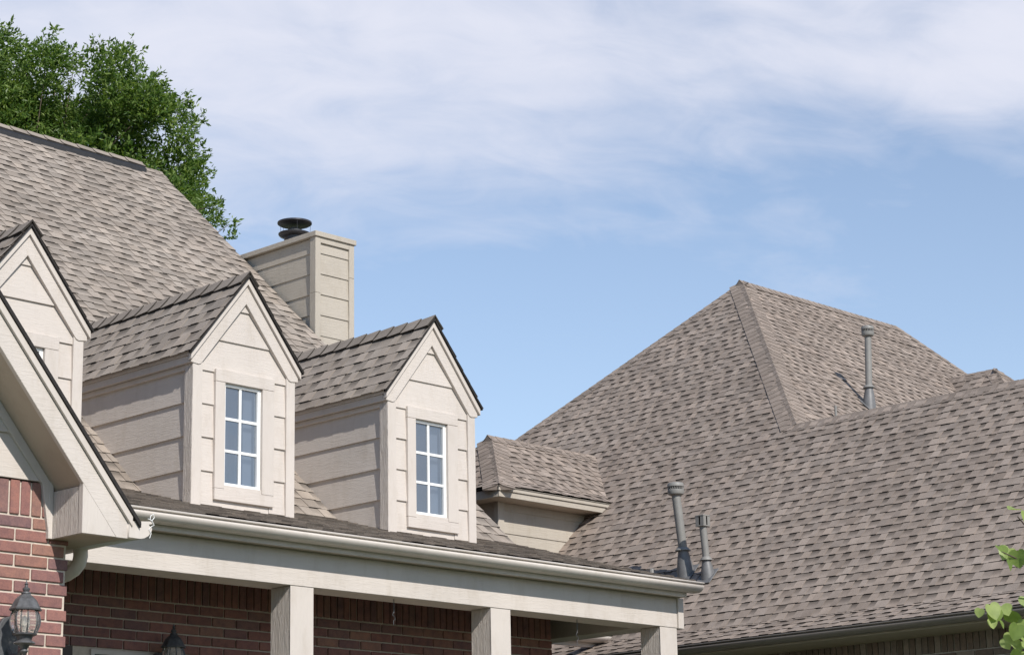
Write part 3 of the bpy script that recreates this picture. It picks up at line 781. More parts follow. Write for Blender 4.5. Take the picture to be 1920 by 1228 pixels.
# --- front gable at the near corner
GY, GW = 8.097, 8.35
gt = lambda x: 2.605 - 1.2 * (x - 5.183)
GX = 4.2; GP = gt(GX)
g = MB()
for s in (1, -1):
    xe = GX + s * (5.93 - GX)
    g.prism([(GX, GY + .01, GP - .032), (xe, GY + .01, gt(5.93) - .032), (xe, 10.6, gt(5.93) - .032), (GX, 12.0, GP - .032)], (0, 0, -.02))
g.prism([(2.66, GW + .022, 1.6), (5.74, GW + .022, 1.6), (5.74, GW + .022, gt(5.74) - .2), (GX, GW + .022, GP - .2), (2.66, GW + .022, gt(5.74) - .2)], (0, .03, 0))
gab = g.build('front_gable', deck_m, A); gab['label'] = 'steep cream trimmed gable over the near brick wall'
for s in (1, -1):
    mx_ = lambda x: GX + s * (x - GX)
    MB().prism([(mx_(GX), GY - .024, GP), (mx_(5.955), GY - .024, gt(5.955)), (mx_(5.955), GY - .024, gt(5.955) - .025), (mx_(GX), GY - .024, GP - .025)], (0, .06, 0)).build('shingle_edge', asphalt, gab, 0)
    MB().prism([(mx_(GX), GY - .016, GP - .0265), (mx_(5.915), GY - .016, gt(5.915) - .0265), (mx_(5.915), GY - .016, gt(5.915) - .073), (mx_(GX), GY - .016, GP - .073)], (0, .03, 0)).build('rake_moulding', cream[None], gab, .002)
    MB().prism([(mx_(GX), GY, GP - .0745), (mx_(5.899), GY, gt(5.899) - .0745), (mx_(5.899), GY, 1.60), (mx_(5.838), GY, 1.60), (mx_(GX), GY, GP - .210)], (0, .025, 0)).build('rake_board', cream['x'], gab, .0025)
    # boxed return at the foot of the rake
    MB().prism([(mx_(5.653), GY + .0015, 1.602), (mx_(5.836), GY + .0015, 1.602), (mx_(5.652), GY + .0015, gt(5.652) - .2115)], (0, .03, 0)).build('eave_return', cream['z'], gab, .0015)
    xa, xb = sorted((mx_(5.653), mx_(5.675)))
    MB().prism([(mx_(5.6545), GY + .032, 1.603), (mx_(5.6545), GW - .002, 1.603), (mx_(5.6545), GW - .002, gt(5.66) - .215), (mx_(5.6545), GY + .032, gt(5.66) - .215)], (s * .02, 0, 0)).build('eave_return', cream['rough'], gab, .0015)
    xa, xb = sorted((mx_(5.66), mx_(5.896)))
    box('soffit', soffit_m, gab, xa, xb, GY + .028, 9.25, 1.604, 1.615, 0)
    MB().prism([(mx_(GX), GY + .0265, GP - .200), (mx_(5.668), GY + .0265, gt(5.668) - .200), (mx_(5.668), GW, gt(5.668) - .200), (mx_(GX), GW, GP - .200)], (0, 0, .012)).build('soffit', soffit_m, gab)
    MB().prism([(mx_(GX), GW - .020, GP - .2015), (mx_(5.635), GW - .020, gt(5.635) - .2015), (mx_(5.635), GW - .020, 1.62), (mx_(5.595), GW - .020, 1.845), (mx_(GX), GW - .020, GP - .275)], (0, .03, 0)).build('frieze_board', cream['x'], gab, .002)
    box('fascia', cream['y'], gab, *sorted((mx_(5.885), mx_(5.9))), GY + .0265, 9.25, 1.616, 1.70, .002)
    box('corner_board', cream['z'], gab, *sorted((mx_(5.632), mx_(5.6535))), GW - .022, GW + .01, 1.603, 1.86, .002)
for k in range(10):
    z0 = 1.858 + .2022 * k; z1 = z0 + .215
    hwd = lambda z: (GP - .21 - z) / 1.2
    if hwd(z0) < .02: break
    lap(gab, 'y', GW + .002, GX - hwd(z0), GX + hwd(z0), GX - max(.005, hwd(z1)), GX + max(.005, hwd(z1)), z0, z1, cream['x'])
for s in (1, -1):
    f = lambda x, y: (GX + s * (x - GX), y, gt(x) - .014)
    roof_face('A', gab, [[f(GX, GY - .02), f(5.955, GY - .02), f(5.955, 10.5), f(GX, 11.9)]], PAL_A, 60 + s)
# brick wall under the gable
gw = MB().box(2.66, 5.745, GW + .004, GW + .05, Z0 - .4, 1.85).box(5.70, 5.744, GW + .05, 10.11, Z0 - .4, 1.85).build('brick_wall', mortar_m, A)
brickwork('A', gw, 'x', GW - .004, 4.7, 5.755, 1.690, .95, brick_red, .177, .0574, soldier=(1.853, 1.695, .0575), seed=12)
# gutter and downspout on the gable's eave
gutter(A, 'y', GY - .004, 9.2, 5.9005, 1.690, gutter_m, sgn=1, s=1.34)
ds = [(5.95, 8.535, 1.66), (5.95, 8.53, 1.575), (5.947, 8.537, 1.545), (5.938, 8.56, 1.517), (5.925, 8.60, 1.498), (5.905, 8.66, 1.485), (5.87, 8.76, 1.465), (5.83, 8.83, 1.43), (5.80, 8.86, 1.37), (5.798, 8.86, Z0)]
MB().tube(ds, .034, 14).build('downspout', gutter_m, A, smooth=True)
# bright bent wire clip on the gutter end
MB().tube([(6.012, 8.085, 1.612), (6.020, 8.085, 1.635), (6.008, 8.085, 1.652), (6.022, 8.085, 1.668), (6.036, 8.085, 1.674), (6.026, 8.085, 1.690), (6.012, 8.085, 1.698), (6.016, 8.085, 1.716), (6.030, 8.085, 1.724), (6.036, 8.085, 1.71), (6.024, 8.085, 1.695), (6.0, 8.085, 1.70)], .0017, 6).build('wire_clip', vinyl, A, smooth=True)

# ================================================================== neighbouring house
B = thing('brick_house', 'house with large hipped brown shingle roof and brown brick walls', 'house', W(15.5, 10.5, -.33))
QB = .97
PX, PY, PZ = 16.348, 12.611, 5.7023
RX = 18.93
fx = lambda x: PZ - QB * (PX - x)            # slope facing -x
fy = lambda y: PZ - QB * (PY - y)            # slope facing -y
KX, KZ = 12.353, fx(12.353)                  # the eave kicks out here
kd = (math.cos(R(25)), math.sin(R(25))); EX, EZ = KX - .3 * kd[0], KZ - .3 * kd[1]
HX, HY = 14.252, 10.515; HZ = fx(HX)
YN, YF = 6.6, PY + (PX - KX)
dm = MB()
o_ = -.012
dm.poly([(KX, YF, KZ + o_), (KX, HY, KZ + o_), (HX, HY, HZ + o_), (PX, PY, PZ + o_)])
dm.poly([(KX, HY, KZ + o_), (KX, YN, KZ + o_), (HX, YN, HZ + o_), (HX, HY, HZ + o_)])
dm.poly([(EX, YF + .3, EZ + o_), (EX, YN, EZ + o_), (KX, YN, KZ + o_), (KX, YF, KZ + o_)])
RBX, RBY = 20.35, 10.6
dm.poly([(HX, HY, HZ + o_), (RBX, HY, fy(HY) + o_), (RX, PY, PZ + o_), (PX, PY, PZ + o_)])
dm.poly([(PX, PY, PZ + o_), (RX, PY, PZ + o_), (RX + 2.2, PY + 4, PZ - 4 * QB), (KX, YF, KZ + o_)])
dm.poly([(RX, PY, PZ + o_), (RBX, HY, fy(HY) + o_), (RBX + 1, HY, 1.7), (RX + 2.2, PY + 4, 1.7)])
dm.poly([(HX, HY, HZ + o_), (HX, YN, HZ + o_), (2 * HX - KX, YN, KZ + o_), (2 * HX - KX, HY, KZ + o_)])
roofB = dm.build('roof', deck_m, B)
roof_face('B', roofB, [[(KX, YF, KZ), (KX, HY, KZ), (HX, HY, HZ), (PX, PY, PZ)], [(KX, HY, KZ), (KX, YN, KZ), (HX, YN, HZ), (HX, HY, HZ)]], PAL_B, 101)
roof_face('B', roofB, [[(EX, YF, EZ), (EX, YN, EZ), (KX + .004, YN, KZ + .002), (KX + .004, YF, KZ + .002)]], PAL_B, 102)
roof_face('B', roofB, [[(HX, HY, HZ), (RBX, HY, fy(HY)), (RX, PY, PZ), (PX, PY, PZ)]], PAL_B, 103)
nX = (-QB, 0, 1); nY = (0, -QB, 1); nXp = (QB, 0, 1); nYp = (0, QB, 1)
ridge_caps('B', roofB, (HX, HY, HZ), (PX, PY, PZ), nX, nY, PAL_B, .19, .12, 7, .016)
ridge_caps('B', roofB, (KX, YF, KZ), (PX, PY, PZ), nX, nYp, PAL_B, .15, .127, 8)
ridge_caps('B', roofB, (PX - .05, PY, PZ + .006), (RX, PY, PZ), nY, nYp, PAL_B, .15, .127, 9)
ridge_caps('B', roofB, (HX, YN, HZ), (HX, HY + .03, HZ), nX, nXp, PAL_B, .15, .127, 10)
ridge_caps('B', roofB, (RBX, HY, fy(HY)), (RX, PY, PZ), nY, (1, 0, 1), PAL_B, .13, .127, 13)

# small hipped roof between the houses
SY, SZ, SX0 = 12.785, 3.758, 13.03
EYs, EZs, ECX = 12.085, 3.183, 12.392
sv = MB()
kick_y, kick_z = 12.22, 3.262
kx_ = ECX + (kick_y - EYs)
rX = lambda z: PX - (PZ - z) / QB
for a in ([(kx_, kick_y, kick_z + o_), (rX(kick_z) + .1, kick_y, kick_z + o_), (rX(SZ) + .1, SY, SZ + o_), (SX0, SY, SZ + o_)], [(ECX, EYs, EZs + o_), (rX(EZs) + .02, EYs, EZs + o_), (rX(kick_z) + .1, kick_y, kick_z + o_), (kx_, kick_y, kick_z + o_)],
          [(kx_, kick_y, kick_z + o_), (SX0, SY, SZ + o_), (kx_, 2 * SY - kick_y, kick_z + o_)], [(ECX, EYs, EZs + o_), (kx_, kick_y, kick_z + o_), (kx_, 2 * SY - kick_y, kick_z + o_), (ECX, 2 * SY - EYs, EZs + o_)],
          [(SX0, SY, SZ + o_), (rX(SZ), SY, SZ + o_), (rX(EZs), 2 * SY - EYs, EZs + o_), (ECX, 2 * SY - EYs, EZs + o_)]): sv.poly(a)
rs = sv.build('link_roof', deck_m, B); rs['label'] = 'small hipped roof joining the big slope above a sided wall'
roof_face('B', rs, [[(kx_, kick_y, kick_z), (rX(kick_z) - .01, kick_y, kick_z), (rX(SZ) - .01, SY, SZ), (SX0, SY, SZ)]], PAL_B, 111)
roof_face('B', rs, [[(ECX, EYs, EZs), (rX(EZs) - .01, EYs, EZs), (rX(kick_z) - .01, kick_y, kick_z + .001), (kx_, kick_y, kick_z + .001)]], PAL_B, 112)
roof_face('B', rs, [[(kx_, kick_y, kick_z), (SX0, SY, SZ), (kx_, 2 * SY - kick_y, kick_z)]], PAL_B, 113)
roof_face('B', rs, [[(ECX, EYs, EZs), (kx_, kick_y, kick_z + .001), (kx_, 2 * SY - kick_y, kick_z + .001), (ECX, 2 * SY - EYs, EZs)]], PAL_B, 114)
q1 = (SZ - kick_z) / (SY - kick_y); q2 = (SZ - kick_z) / (SX0 - kx_)
ridge_caps('B', rs, (kx_, kick_y, kick_z), (SX0, SY, SZ), (0, -q1, 1), (-q2, 0, 1), PAL_B, .19, .10, 14, .016)
ridge_caps('B', rs, (ECX + .005, EYs + .005, EZs), (kx_, kick_y, kick_z), (0, -.6, 1), (-.6, 0, 1), PAL_B, .19, .09, 15, .016)
ridge_caps('B', rs, (SX0 - .05, SY, SZ + .006), (rX(SZ) - .04, SY, SZ), (0, -q1, 1), (0, q1, 1), PAL_B, .14, .127, 16)
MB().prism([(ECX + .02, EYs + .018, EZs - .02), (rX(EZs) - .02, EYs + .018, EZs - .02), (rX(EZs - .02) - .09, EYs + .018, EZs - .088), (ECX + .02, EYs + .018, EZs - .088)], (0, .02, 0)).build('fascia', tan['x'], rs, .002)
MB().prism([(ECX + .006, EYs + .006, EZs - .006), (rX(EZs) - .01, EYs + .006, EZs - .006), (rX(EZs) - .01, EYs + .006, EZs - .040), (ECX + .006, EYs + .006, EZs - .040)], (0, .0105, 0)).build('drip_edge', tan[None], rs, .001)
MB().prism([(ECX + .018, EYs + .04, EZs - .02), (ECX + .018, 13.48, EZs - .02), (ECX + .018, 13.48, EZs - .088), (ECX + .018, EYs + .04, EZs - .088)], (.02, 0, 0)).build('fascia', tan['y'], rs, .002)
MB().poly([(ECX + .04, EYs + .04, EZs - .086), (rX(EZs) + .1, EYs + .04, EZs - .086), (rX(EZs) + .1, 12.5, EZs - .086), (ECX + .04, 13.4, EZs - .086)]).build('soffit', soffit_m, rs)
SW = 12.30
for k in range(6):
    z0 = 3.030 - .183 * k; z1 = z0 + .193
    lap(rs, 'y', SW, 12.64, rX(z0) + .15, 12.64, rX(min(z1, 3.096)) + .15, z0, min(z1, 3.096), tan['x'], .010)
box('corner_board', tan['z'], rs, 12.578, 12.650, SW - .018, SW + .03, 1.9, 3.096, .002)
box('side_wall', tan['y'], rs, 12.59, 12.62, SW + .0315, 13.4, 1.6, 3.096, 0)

# little hipped wing on the far side
J2, P2, Z2 = (18.683, 11.86), 11.318, 4.974
lw = MB()
for a in ([(18.683, 11.9, Z2), (18.683, P2, Z2), (17.9, P2 - .78, Z2 - .76), (17.6, 11.1, Z2 - 1.05)], [(18.683, P2, Z2), (17.9, P2 - .78, Z2 - .76), (19.45, P2 - .78, Z2 - .76)], [(18.683, 11.9, Z2), (18.683, P2, Z2), (19.45, P2 - .78, Z2 - .76), (19.6, 11.1, Z2 - .9)]):
    lw.poly([(x, y, z + o_) for x, y, z in a])
rw = lw.build('wing_roof', deck_m, B); rw['label'] = 'tip of a small hipped wing behind the long ridge'
zz_ = lambda x: Z2 - .97 * (18.683 - x)
roof_face('B', rw, [[(18.683, 11.86, Z2), (18.683, P2, Z2), (17.9, P2 - .78, zz_(17.9)), (17.9, 11.08, zz_(17.9))]], PAL_B, 121)
roof_face('B', rw, [[(18.683, P2, Z2), (17.9, P2 - .78, zz_(17.9)), (19.466, P2 - .78, zz_(17.9))]], PAL_B, 122)
ridge_caps('B', rw, (18.683, 11.86, Z2), (18.683, P2, Z2), (-.97, 0, 1), (.97, 0, 1), PAL_B, .13, .127, 17)
ridge_caps('B', rw, (17.9, P2 - .78, zz_(17.9)), (18.683, P2, Z2), (-.97, 0, 1), (0, -.97, 1), PAL_B, .14, .12, 18)
ridge_caps('B', rw, (19.466, P2 - .78, zz_(17.9)), (18.683, P2, Z2), (.97, 0, 1), (0, -.97, 1), PAL_B, .13, .12, 19)

# eave: gutter, fascia, soffit, brick wall
gutter(B, 'y', YN, 13.0, EX - .0, EZ - .012, gutter_d, sgn=-1, s=.85)
box('fascia', tan['y'], B, EX + .002, EX + .02, YN, 13.0, EZ - .076, EZ - .02, .002)
box('soffit', soffit_m, B, EX + .0215, 12.51, YN, 13.0, EZ - .074, EZ - .062, 0)
WB = 12.5
wb_ = MB().box(WB + .012, WB + .06, YN + .1, 13.0, Z0 - .3, EZ - .064).build('brick_wall', mortar_g, B)
brickwork('B', wb_, 'y', WB, 7.2, 10.0, 1.505, 1.10, brick_brown, .142, .0487, .0078, soldier=(1.634, 1.510, .0497), seed=31)
hb = MB(); hb.box(12.55, 20.2, YN + .1, YN + .16, Z0 - .3, 1.6); hb.prism([(12.55, YN + .1, 1.6), (HX, YN + .1, HZ - .1), (2 * HX - 12.55, YN + .1, 1.6)], (0, .06, 0)); hb.box(16.0, 20.2, 10.6, 10.66, Z0 - .3, 3.6)
hb.box(13.0, 20.2, 16.3, 16.36, Z0 - .3, 1.7); hb.build('house_wall', brick_brown, B)

# ================================================================== roof vents
def vent(name, label, base, top, r, kind, slope, group='plumbing vents on the big roof'):
    """pipe through the roof: flashing, boot with storm collar, pipe, cap"""
    b, t = Vector(base), Vector(top); d = (t - b).normalized()
    v = thing(name, label, 'vent pipe', W(*base), group)
    MB().tube([tuple(b - d * .1), tuple(t)], r, 20).build('pipe', pipe_m, v, smooth=True)
    n = Vector(slope).normalized(); dn = Vector((0, 0, -1)); dn = (dn - n * dn.dot(n)).normalized(); s = n.cross(dn)
    fp = [tuple(b + n * .012 + s * a * 2.6 * r + dn * c * 2.8 * r) for a, c in ((-1, -1), (1, -1), (1, 1.2), (-1, 1.2))]
    MB().prism(fp, tuple(n * .006)).build('flashing', lead_m, v, .003)
    hb_ = {'round': .19, 'box': .135, 'far': .19}[kind]
    kb = MB(); rings = []
    for f, k in ((0.0, 2.0), (.25, 1.9), (.55, 1.6), (.85, 1.25), (1.0, 1.14)):
        cc = b + d * (hb_ * f) if f > 0 else b
        ring = []
        for i in range(20):
            a = 2 * math.pi * i / 20
            h_ = Vector((math.cos(a), math.sin(a), 0)) * r * k
            p = cc + h_
            if f < .3:
                w = 1 - f / .3; z = b.z - (n.x * h_.x + n.y * h_.y) / n.z; p = Vector((p.x, p.y, p.z * (1 - w) + z * w))
            ring.append(tuple(p))
        rings.append(kb.pts(ring))
    for A_, B_ in zip(rings, rings[1:]): kb.f += [[A_[i], A_[(i + 1) % 20], B_[(i + 1) % 20], B_[i]] for i in range(20)]
    kb.build('boot', lead_m, v, smooth=True)
    cc = b + d * hb_
    MB().lathe(tuple(cc), [(r * 1.02, .02), (r * 1.75, -.004), (r * 1.75, -.009), (r * 1.02, .0)], 24).build('storm_collar', pipe_m, v, smooth=True)
    if kind == 'box':
        s_ = r * 1.45; c_ = MB(); z = t.z
        c_.box(t.x - s_, t.x + s_, t.y - s_, t.y + s_, z - .002, z + .008); 
        cp = c_.build('vent_cap', pipe_m, v, .002)
        box('cap_lid', pipe_m, cp, t.x - s_ * 1.04, t.x + s_ * 1.04, t.y - s_ * 1.04, t.y + s_ * 1.04, z + .074, z + .083, .002)
        for sx in (-1, 1):
            for sy in (-1, 1):
                e = .42
                MB().box(*sorted((t.x + sx * s_ * .96, t.x + sx * s_ * .98)), *sorted((t.y + sy * s_ * .95, t.y + sy * s_ * .18)), z + .008, z + .074).build('cap_fin', pipe_m, cp)
                MB().box(*sorted((t.x + sx * s_ * .95, t.x + sx * s_ * .18)), *sorted((t.y + sy * s_ * .96, t.y + sy * s_ * .98)), z + .008, z + .074).build('cap_fin', pipe_m, cp)
        MB().box(t.x - s_ * .55, t.x + s_ * .55, t.y - s_ * .55, t.y + s_ * .55, z + .008, z + .074).build('cap_core', ventblack, cp)
    else:
        q = r / .042; tt_ = tuple(t)
        cp = MB().lathe(tt_, [(r * 1.0, -.012), (r * 1.72, .0), (r * 1.86, .012), (r * 1.86, .030), (r * 1.72, .034)], 28).build('vent_cap', pipe_m, v, smooth=True)
        MB().lathe(tt_, [(r * 1.5, .034), (r * 1.5, .058)], 20).build('cap_core', ventblack, cp)
        for i in range(22):
            a = 2 * math.pi * i / 22; x, y = t.x + r * 1.68 * math.cos(a), t.y + r * 1.68 * math.sin(a)
            MB().tube([(x, y, t.z + .032), (x, y, t.z + .06)], .0042, 4).build('cap_fin', pipe_m, cp)
        MB().lathe(tt_, [(r * 1.75, .056), (r * 1.9, .058), (r * 1.9, .074), (r * 1.7, .086), (r * .9, .094), (.001, .095)], 28).build('cap_lid', pipe_m, cp, smooth=True)
    return v
vent('vent_pipe', 'tall grey vent pipe with round slotted cap behind the porch gutter end', (12.88, 10.60, fx(12.88)), (12.803, 10.606, 2.945), .034, 'round', nX)
vent('vent_pipe', 'short grey vent pipe with square louvred cap beside the porch gutter end', (12.826, 10.344, fx(12.826)), (12.788, 10.344, 2.665), .0275, 'box', nX)
vent('vent_pipe', 'grey vent pipe with round cap standing high behind the long ridge', (16.024, 11.012, fy(11.012)), (16.045, 10.995, fy(11.012) + .66), .030, 'far', nY)
# stub of a small pipe beside it
tag(MB().tube([(15.1, 10.72, fy(10.72) - .05), (15.1, 10.72, fy(10.72) + .12)], .011, 8).build('vent_stub', pipe_m), 'thin grey pipe stub just above the long ridge', 'vent pipe')
tag(MB().tube([(11.02, 9.36, 2.0), (11.02, 9.36, 2.075)], .014, 8).build('vent_stub', pipe_m), 'thin pipe stub poking above the porch gutter', 'vent pipe')

# ================================================================== lanterns
def lantern(label, c, wall, group='coach lanterns on the brick walls'):
    """c = axis point at the brim height; wall = y of the wall face"""
    x, y, z = c; l = thing('wall_lantern', label, 'lantern', W(x, wall, z - .25), group)
    oc = math.pi / 8
    MB().lathe((x, y, z), [(.016, .066), (.022, .068), (.020, .074), (.012, .078), (.016, .086), (.016, .092), (.008, .096), (.006, .106), (.009, .110), (.004, .116), (.001, .13)], 12).build('finial', iron_m, l, smooth=True)
    MB().lathe((x, y, z), [(.070, -.006), (.072, .0), (.064, .010), (.056, .026), (.047, .042), (.032, .056), (.018, .068)], 8, oc).build('lantern_roof', iron_m, l)
    gp = [(.052, -.008), (.061, -.025), (.0655, -.048), (.063, -.070), (.054, -.092), (.046, -.104)]
    MB().lathe((x, y, z), gp, 8, oc, caps=False).build('lantern_glass', lglass_m, l, smooth=False)
    for k in range(8):
        a = oc + 2 * math.pi * k / 8
        MB().tube([(x + (r_ + .0015) * math.cos(a), y + (r_ + .0015) * math.sin(a), z + h) for r_, h in gp], .0032, 5).build('rib', iron_m, l)
    MB().lathe((x, y, z), [(.047, -.104), (.054, -.106), (.052, -.112), (.036, -.118), (.030, -.134), (.046, -.144), (.048, -.148), (.024, -.156), (.014, -.172), (.018, -.182), (.010, -.192), (.001, -.20)], 16).build('lantern_base', iron_m, l, smooth=True)
    MB().lathe((x, y, z), [(.010, -.104), (.010, -.075), (.014, -.07), (.012, -.04), (.001, -.03)], 10).build('bulb', simple('candle_white', (.7, .66, .58), .4), l, smooth=True)
    MB().tube([(x, y, z - .165), (x, y + (wall - y) * .3, z - .20), (x, y + (wall - y) * .7, z - .19), (x, wall - .008, z - .15)], .010, 8).build('arm', iron_m, l, smooth=True)
    pp = [(x - .048, z - .24), (x + .048, z - .24), (x + .05, z - .06), (x + .03, z - .028), (x, z - .018), (x - .03, z - .028), (x - .05, z - .06)]
    MB().prism([(a, wall - .022, b) for a, b in pp], (0, .022, 0)).build('back_plate', iron_m, l, .004)
    return l
lantern('weathered black coach lantern with ribbed glass on the sunlit brick wall', (5.441, 8.20, 1.257), GW - .008)
lantern('black coach lantern in deep shade on the porch back wall', (7.579, 9.95, 1.392), 10.095)

# hooks under the beam
def hook(label, x, y, z0, ln):
    h = thing('hanging_hook', label, 'hook', W(x, y, z0), 'plant hooks under the porch beam')
    MB().tube([(x, y, z0), (x, y, z0 - ln * .55)], .0032, 6).build('hook_shank', iron_m, h)
    MB().tube([(x, y, z0 - ln * .5), (x - .012, y, z0 - ln * .62), (x + .008, y, z0 - ln * .72), (x + .010, y, z0 - ln * .8), (x - .004, y, z0 - ln * .84), (x - .002, y, z0 - ln)], .0022, 6).build('hook_bend', iron_m, h, smooth=True)
hook('bent metal hook hanging from the beam near the end column', 10.378, 9.45, ZBB + .002, .16)
hook('thin dark hook hanging from the beam midway between two columns', 8.793, 9.45, ZBB + .002, .15)

# ================================================================== trees
def leaf_cloud(name, parent, clumps, mat, seed, per, size, lean):
    """sprigs of narrow leaves around each clump centre; coordinates in metres"""
    r = random.Random(seed); v, f = [], []; o0 = origin(parent)
    for c, rad in clumps:
        for _ in range(max(3, int(per * (rad / .45) ** 2))):
            d = Vector((r.gauss(0, 1), r.gauss(0, 1), r.gauss(0, 1) * .9 + .1)).normalized()
            p = c + d * rad * (r.random() ** .5) * .8
            g = (d * .8 + lean + Vector((r.uniform(-.4, .4), r.uniform(-.4, .4), r.uniform(.1, .9)))).normalized()
            ln = min(.40, rad * 1.1 + .07) * r.uniform(.6, 1.1)
            for k in range(r.randint(14, 20)):
                t = (k + r.random()) / 17; w0 = .055 * (1.15 - t)
                q = p + g * (ln * t) + Vector((r.gauss(0, w0), r.gauss(0, w0), r.gauss(0, w0))) - o0
                ld = (g * .7 + Vector((r.gauss(0, .6), r.gauss(0, .6), r.gauss(-.1, .5)))).normalized()
                w = ld.cross(Vector((r.gauss(0, 1), r.gauss(0, 1), r.gauss(0, 1)))).normalized()
                s = size * r.uniform(.6, 1.2); i = len(v)
                nn = ld.cross(w) * s * .10
                v += [q, q + ld * s * .45 + w * s * .19 + nn, q + ld * s, q + ld * s * .45 - w * s * .19 + nn]
                f += [(i, i + 1, i + 2), (i, i + 2, i + 3)]
    me = bpy.data.meshes.new(name); me.from_pydata(v, [], f); me.materials.append(mat); return link(name, me, parent)

def big_tree():
    D = 26 * K
    ctr = CAMP + (fw + rt2 * ((150 - 960) / F_PX) + up2 * (-(250 - 614) / F_PX)) * D      # crown centre
    dx = Vector((rt.x, rt.y, 0)).normalized(); dz = Vector((0, 0, 1)); dy = Vector((fw.x, fw.y, 0)).normalized()
    mpp = D / F_PX
    base = Vector((ctr.x, ctr.y, 1.1)) - dx * 1.3
    t = thing('shade_tree', 'leafy green tree rising behind the porch house roof', 'tree', base)
    r = random.Random(77)
    # the lobes of the crown (offset right, up from the crown centre in image-scale centimetres; radius)
    lobes = [(25, 92, 24), (60, 102, 22), (92, 95, 16), (102, 78, 9), (105, 66, 5), (122, 118, 20), (134, 110, 8), (5, 100, 26), (40, 90, 20), (20, 135, 45), (70, 140, 42), (108, 160, 34), (-30, 130, 60), (-60, 90, 50), (-70, 180, 70), (30, 175, 55), (90, 190, 50),
             (172, 136, 16), (190, 120, 15), (214, 114, 20), (227, 96, 11), (229, 84, 6), (244, 98, 8), (252, 126, 13), (200, 158, 38), (248, 156, 32), (282, 168, 17), (300, 188, 26), (316, 176, 9), (318, 198, 14), (342, 222, 22), (358, 200, 8), (364, 218, 11), (355, 245, 22), (150, 195, 48),
             (210, 200, 62), (260, 240, 62), (310, 260, 50), (345, 280, 30), (120, 235, 66), (60, 225, 70), (0, 230, 70), (180, 270, 66), (240, 300, 60), (300, 315, 52), (340, 330, 36), (365, 345, 24), (376, 362, 12), (345, 362, 28), (320, 370, 40),
             (372, 396, 16), (395, 400, 12), (412, 400, 6), (392, 415, 16), (412, 425, 10), (426, 424, 5), (404, 434, 8), (438, 460, 6), (60, 300, 80), (-20, 310, 80), (150, 340, 80), (250, 380, 70), (330, 430, 60), (60, 420, 90), (-120, 260, 110), (-160, 400, 120), (180, 470, 100), (-40, 520, 120)]
    cl = []
    for x, y, rd in lobes:
        for k in range(1 if rd < 25 else 2 if rd < 58 else 3):
            dep = r.uniform(-1, 1) * (.4 if rd < 25 else 1.1)
            c = ctr + dx * ((x - 150) * mpp) + dz * ((250 - y) * mpp) + dy * dep
            if k: c += dx * r.uniform(-.2, .2) + dz * r.uniform(-.2, .2)
            cl.append((c, max(.05, (rd + 3) * mpp * .74)))
    for _ in range(60):                         # the rest of the crown, hidden by the roof or out of the frame
        a = Vector((r.gauss(0, 1), r.gauss(0, 1), r.gauss(0, 1))).normalized() * r.uniform(.5, 1)
        c = ctr - dx * 1.9 - dz * 1.6 + dx * a.x * 2.6 + dy * (a.y * 2.4 + 1.2) + dz * a.z * 2.2
        if (c - ctr).dot(dz) < 1.2 - max(0, (c - ctr).dot(dx)) * 1.0: cl.append((c, r.uniform(.5, .8)))
    leaf_cloud('crown', t, cl, tree_leaf, 5, 64, .10, dx * .3)
    g = lambda p: (p.x / K, p.y / K, (p.z - EYE) / K)
    tr = MB(); top = ctr - dx * 1.0 - dz * .6
    tr.tube([g(base), g(base * .6 + top * .4 + dx * .1), g(top)], [.16, .12, .06], 12)
    tr.build('trunk', bark_m, t, smooth=True)
    for i in range(0, len(cl), 3):
        c = cl[i][0]; s = base + (top - base) * r.uniform(.45, .98); mdl = (s + c) / 2 + dz * .15 + dx * r.uniform(-.15, .15)
        MB().tube([g(s), g(mdl), g(c)], [.022, .012, .004], 6).build('limb', bark_m, t, smooth=True)
big_tree()

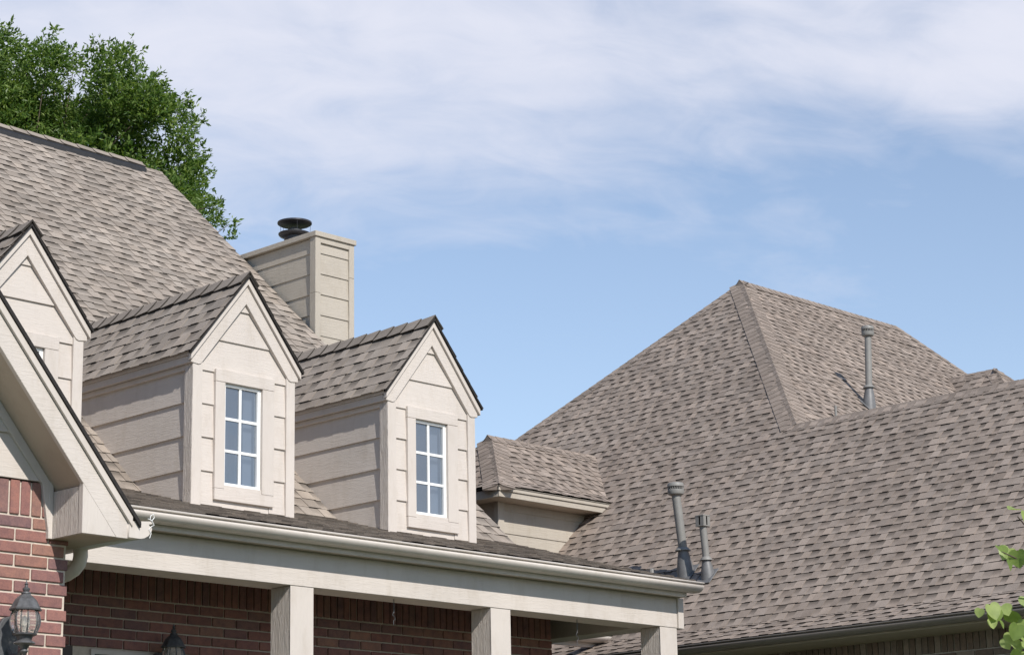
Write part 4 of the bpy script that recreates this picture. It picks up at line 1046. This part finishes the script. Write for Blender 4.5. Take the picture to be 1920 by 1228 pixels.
def heart_tree():
    base = W(7.05, 3.35, -.95)
    t = thing('redbud_tree', 'young tree with bright heart shaped leaves at the lower corner', 'tree', base)
    P = lambda x, y, d: CAMP + (fw + rt2 * ((x - 960) / F_PX) + up2 * (-(y - 614) / F_PX)) * d
    g = lambda p: (p.x / K, p.y / K, (p.z - EYE) / K)
    D = 10.36
    top = Vector((base.x, base.y, 3.4))
    MB().tube([g(base), g((base + top) / 2 + Vector((.05, .04, 0))), g(top)], [.035, .026, .012], 10).build('trunk', bark_m, t, smooth=True)
    outl = [(0, 0), (.14, .10), (.34, .09), (.50, -.06), (.56, -.28), (.50, -.52), (.35, -.73), (.16, -.88), (0, -.99)]
    v = [(0, -.45, .05)]; ring = [(x, y, .0 + .28 * abs(x) - .10 * y * y) for x, y in outl] + [(-x, y, .28 * abs(x) - .10 * y * y) for x, y in outl[-2:0:-1]]
    me = bpy.data.meshes.new('leaf'); n = len(ring)
    me.from_pydata([(0, -.4, -.05)] + ring, [], [(0, 1 + i, 1 + (i + 1) % n) for i in range(n)]); me.materials.append(bud_leaf)
    for p in me.polygons: p.use_smooth = True
    r = random.Random(8)
    twigs = [[(2060, 1290), (1985, 1080), (1935, 1000), (1908, 968)], [(2060, 1290), (1990, 1110), (1925, 1055), (1878, 1034)], [(2060, 1290), (1960, 1215), (1915, 1180), (1885, 1152), (1846, 1145)],
             [(2060, 1290), (1975, 1250), (1925, 1205), (1898, 1186)], [(2060, 1290), (1990, 1190), (1945, 1150), (1922, 1125)]]
    for k, tw in enumerate(twigs):
        ps = [P(x, y, D + .12 * math.sin(k * 2.1 + i)) for i, (x, y) in enumerate(tw)]
        ps[0] = Vector((base.x, base.y, ps[0].z))
        MB().tube([g(p) for p in ps], [.006, .004, .003] + [.002] * (len(ps) - 3), 6).build('twig', bark_m, t, smooth=True)
    # leaves hang from the twigs, blades turned mostly to the light
    spots = [(1906, 966, 30), (1922, 972, 34), (1873, 1034, 28), (1892, 1040, 34), (1908, 1046, 38), (1888, 1058, 26), (1920, 1062, 30), (1838, 1148, 20), (1856, 1146, 36), (1868, 1154, 32), (1878, 1148, 34), (1893, 1160, 36), (1858, 1168, 22), (1874, 1170, 20),
             (1893, 1196, 32), (1908, 1184, 36), (1917, 1196, 36), (1896, 1212, 32), (1912, 1214, 34), (1884, 1206, 26), (1922, 1130, 30), (1902, 1228, 30), (1924, 1176, 34), (1920, 1232, 32), (1940, 1100, 34), (1945, 1020, 34), (1950, 1200, 34), (1960, 1150, 34), (1948, 1240, 34), (1965, 1060, 32)]
    toc = -fw
    for i, (x, y, s) in enumerate(spots):
        p = P(x, y - s * .35, D + r.uniform(-.12, .12))
        nrm = (Vector((toc.x, toc.y, toc.z)) * .7 + Vector((-.15, -.5, .75)) * r.uniform(.2, .8) + Vector((r.gauss(0, .55), r.gauss(0, .55), r.gauss(0, .4)))).normalized()
        yv = (Vector((0, 0, 1)) + rt * r.uniform(-.55, .55)); yv = (yv - nrm * yv.dot(nrm)).normalized(); xv = yv.cross(nrm)
        sz = s * D / F_PX * .86
        o = link('leaf', me, t)
        m4 = Matrix(((xv.x, yv.x, nrm.x, p.x), (xv.y, yv.y, nrm.y, p.y), (xv.z, yv.z, nrm.z, p.z), (0, 0, 0, 1)))
        o.matrix_local = Matrix.Translation(-base) @ m4 @ Matrix.Diagonal((sz, sz, sz, 1))
heart_tree()

# ================================================================== lay the shingles and bricks
flush({'shingle': 290, 'brick': 290, 'ridge_shingle': 250})
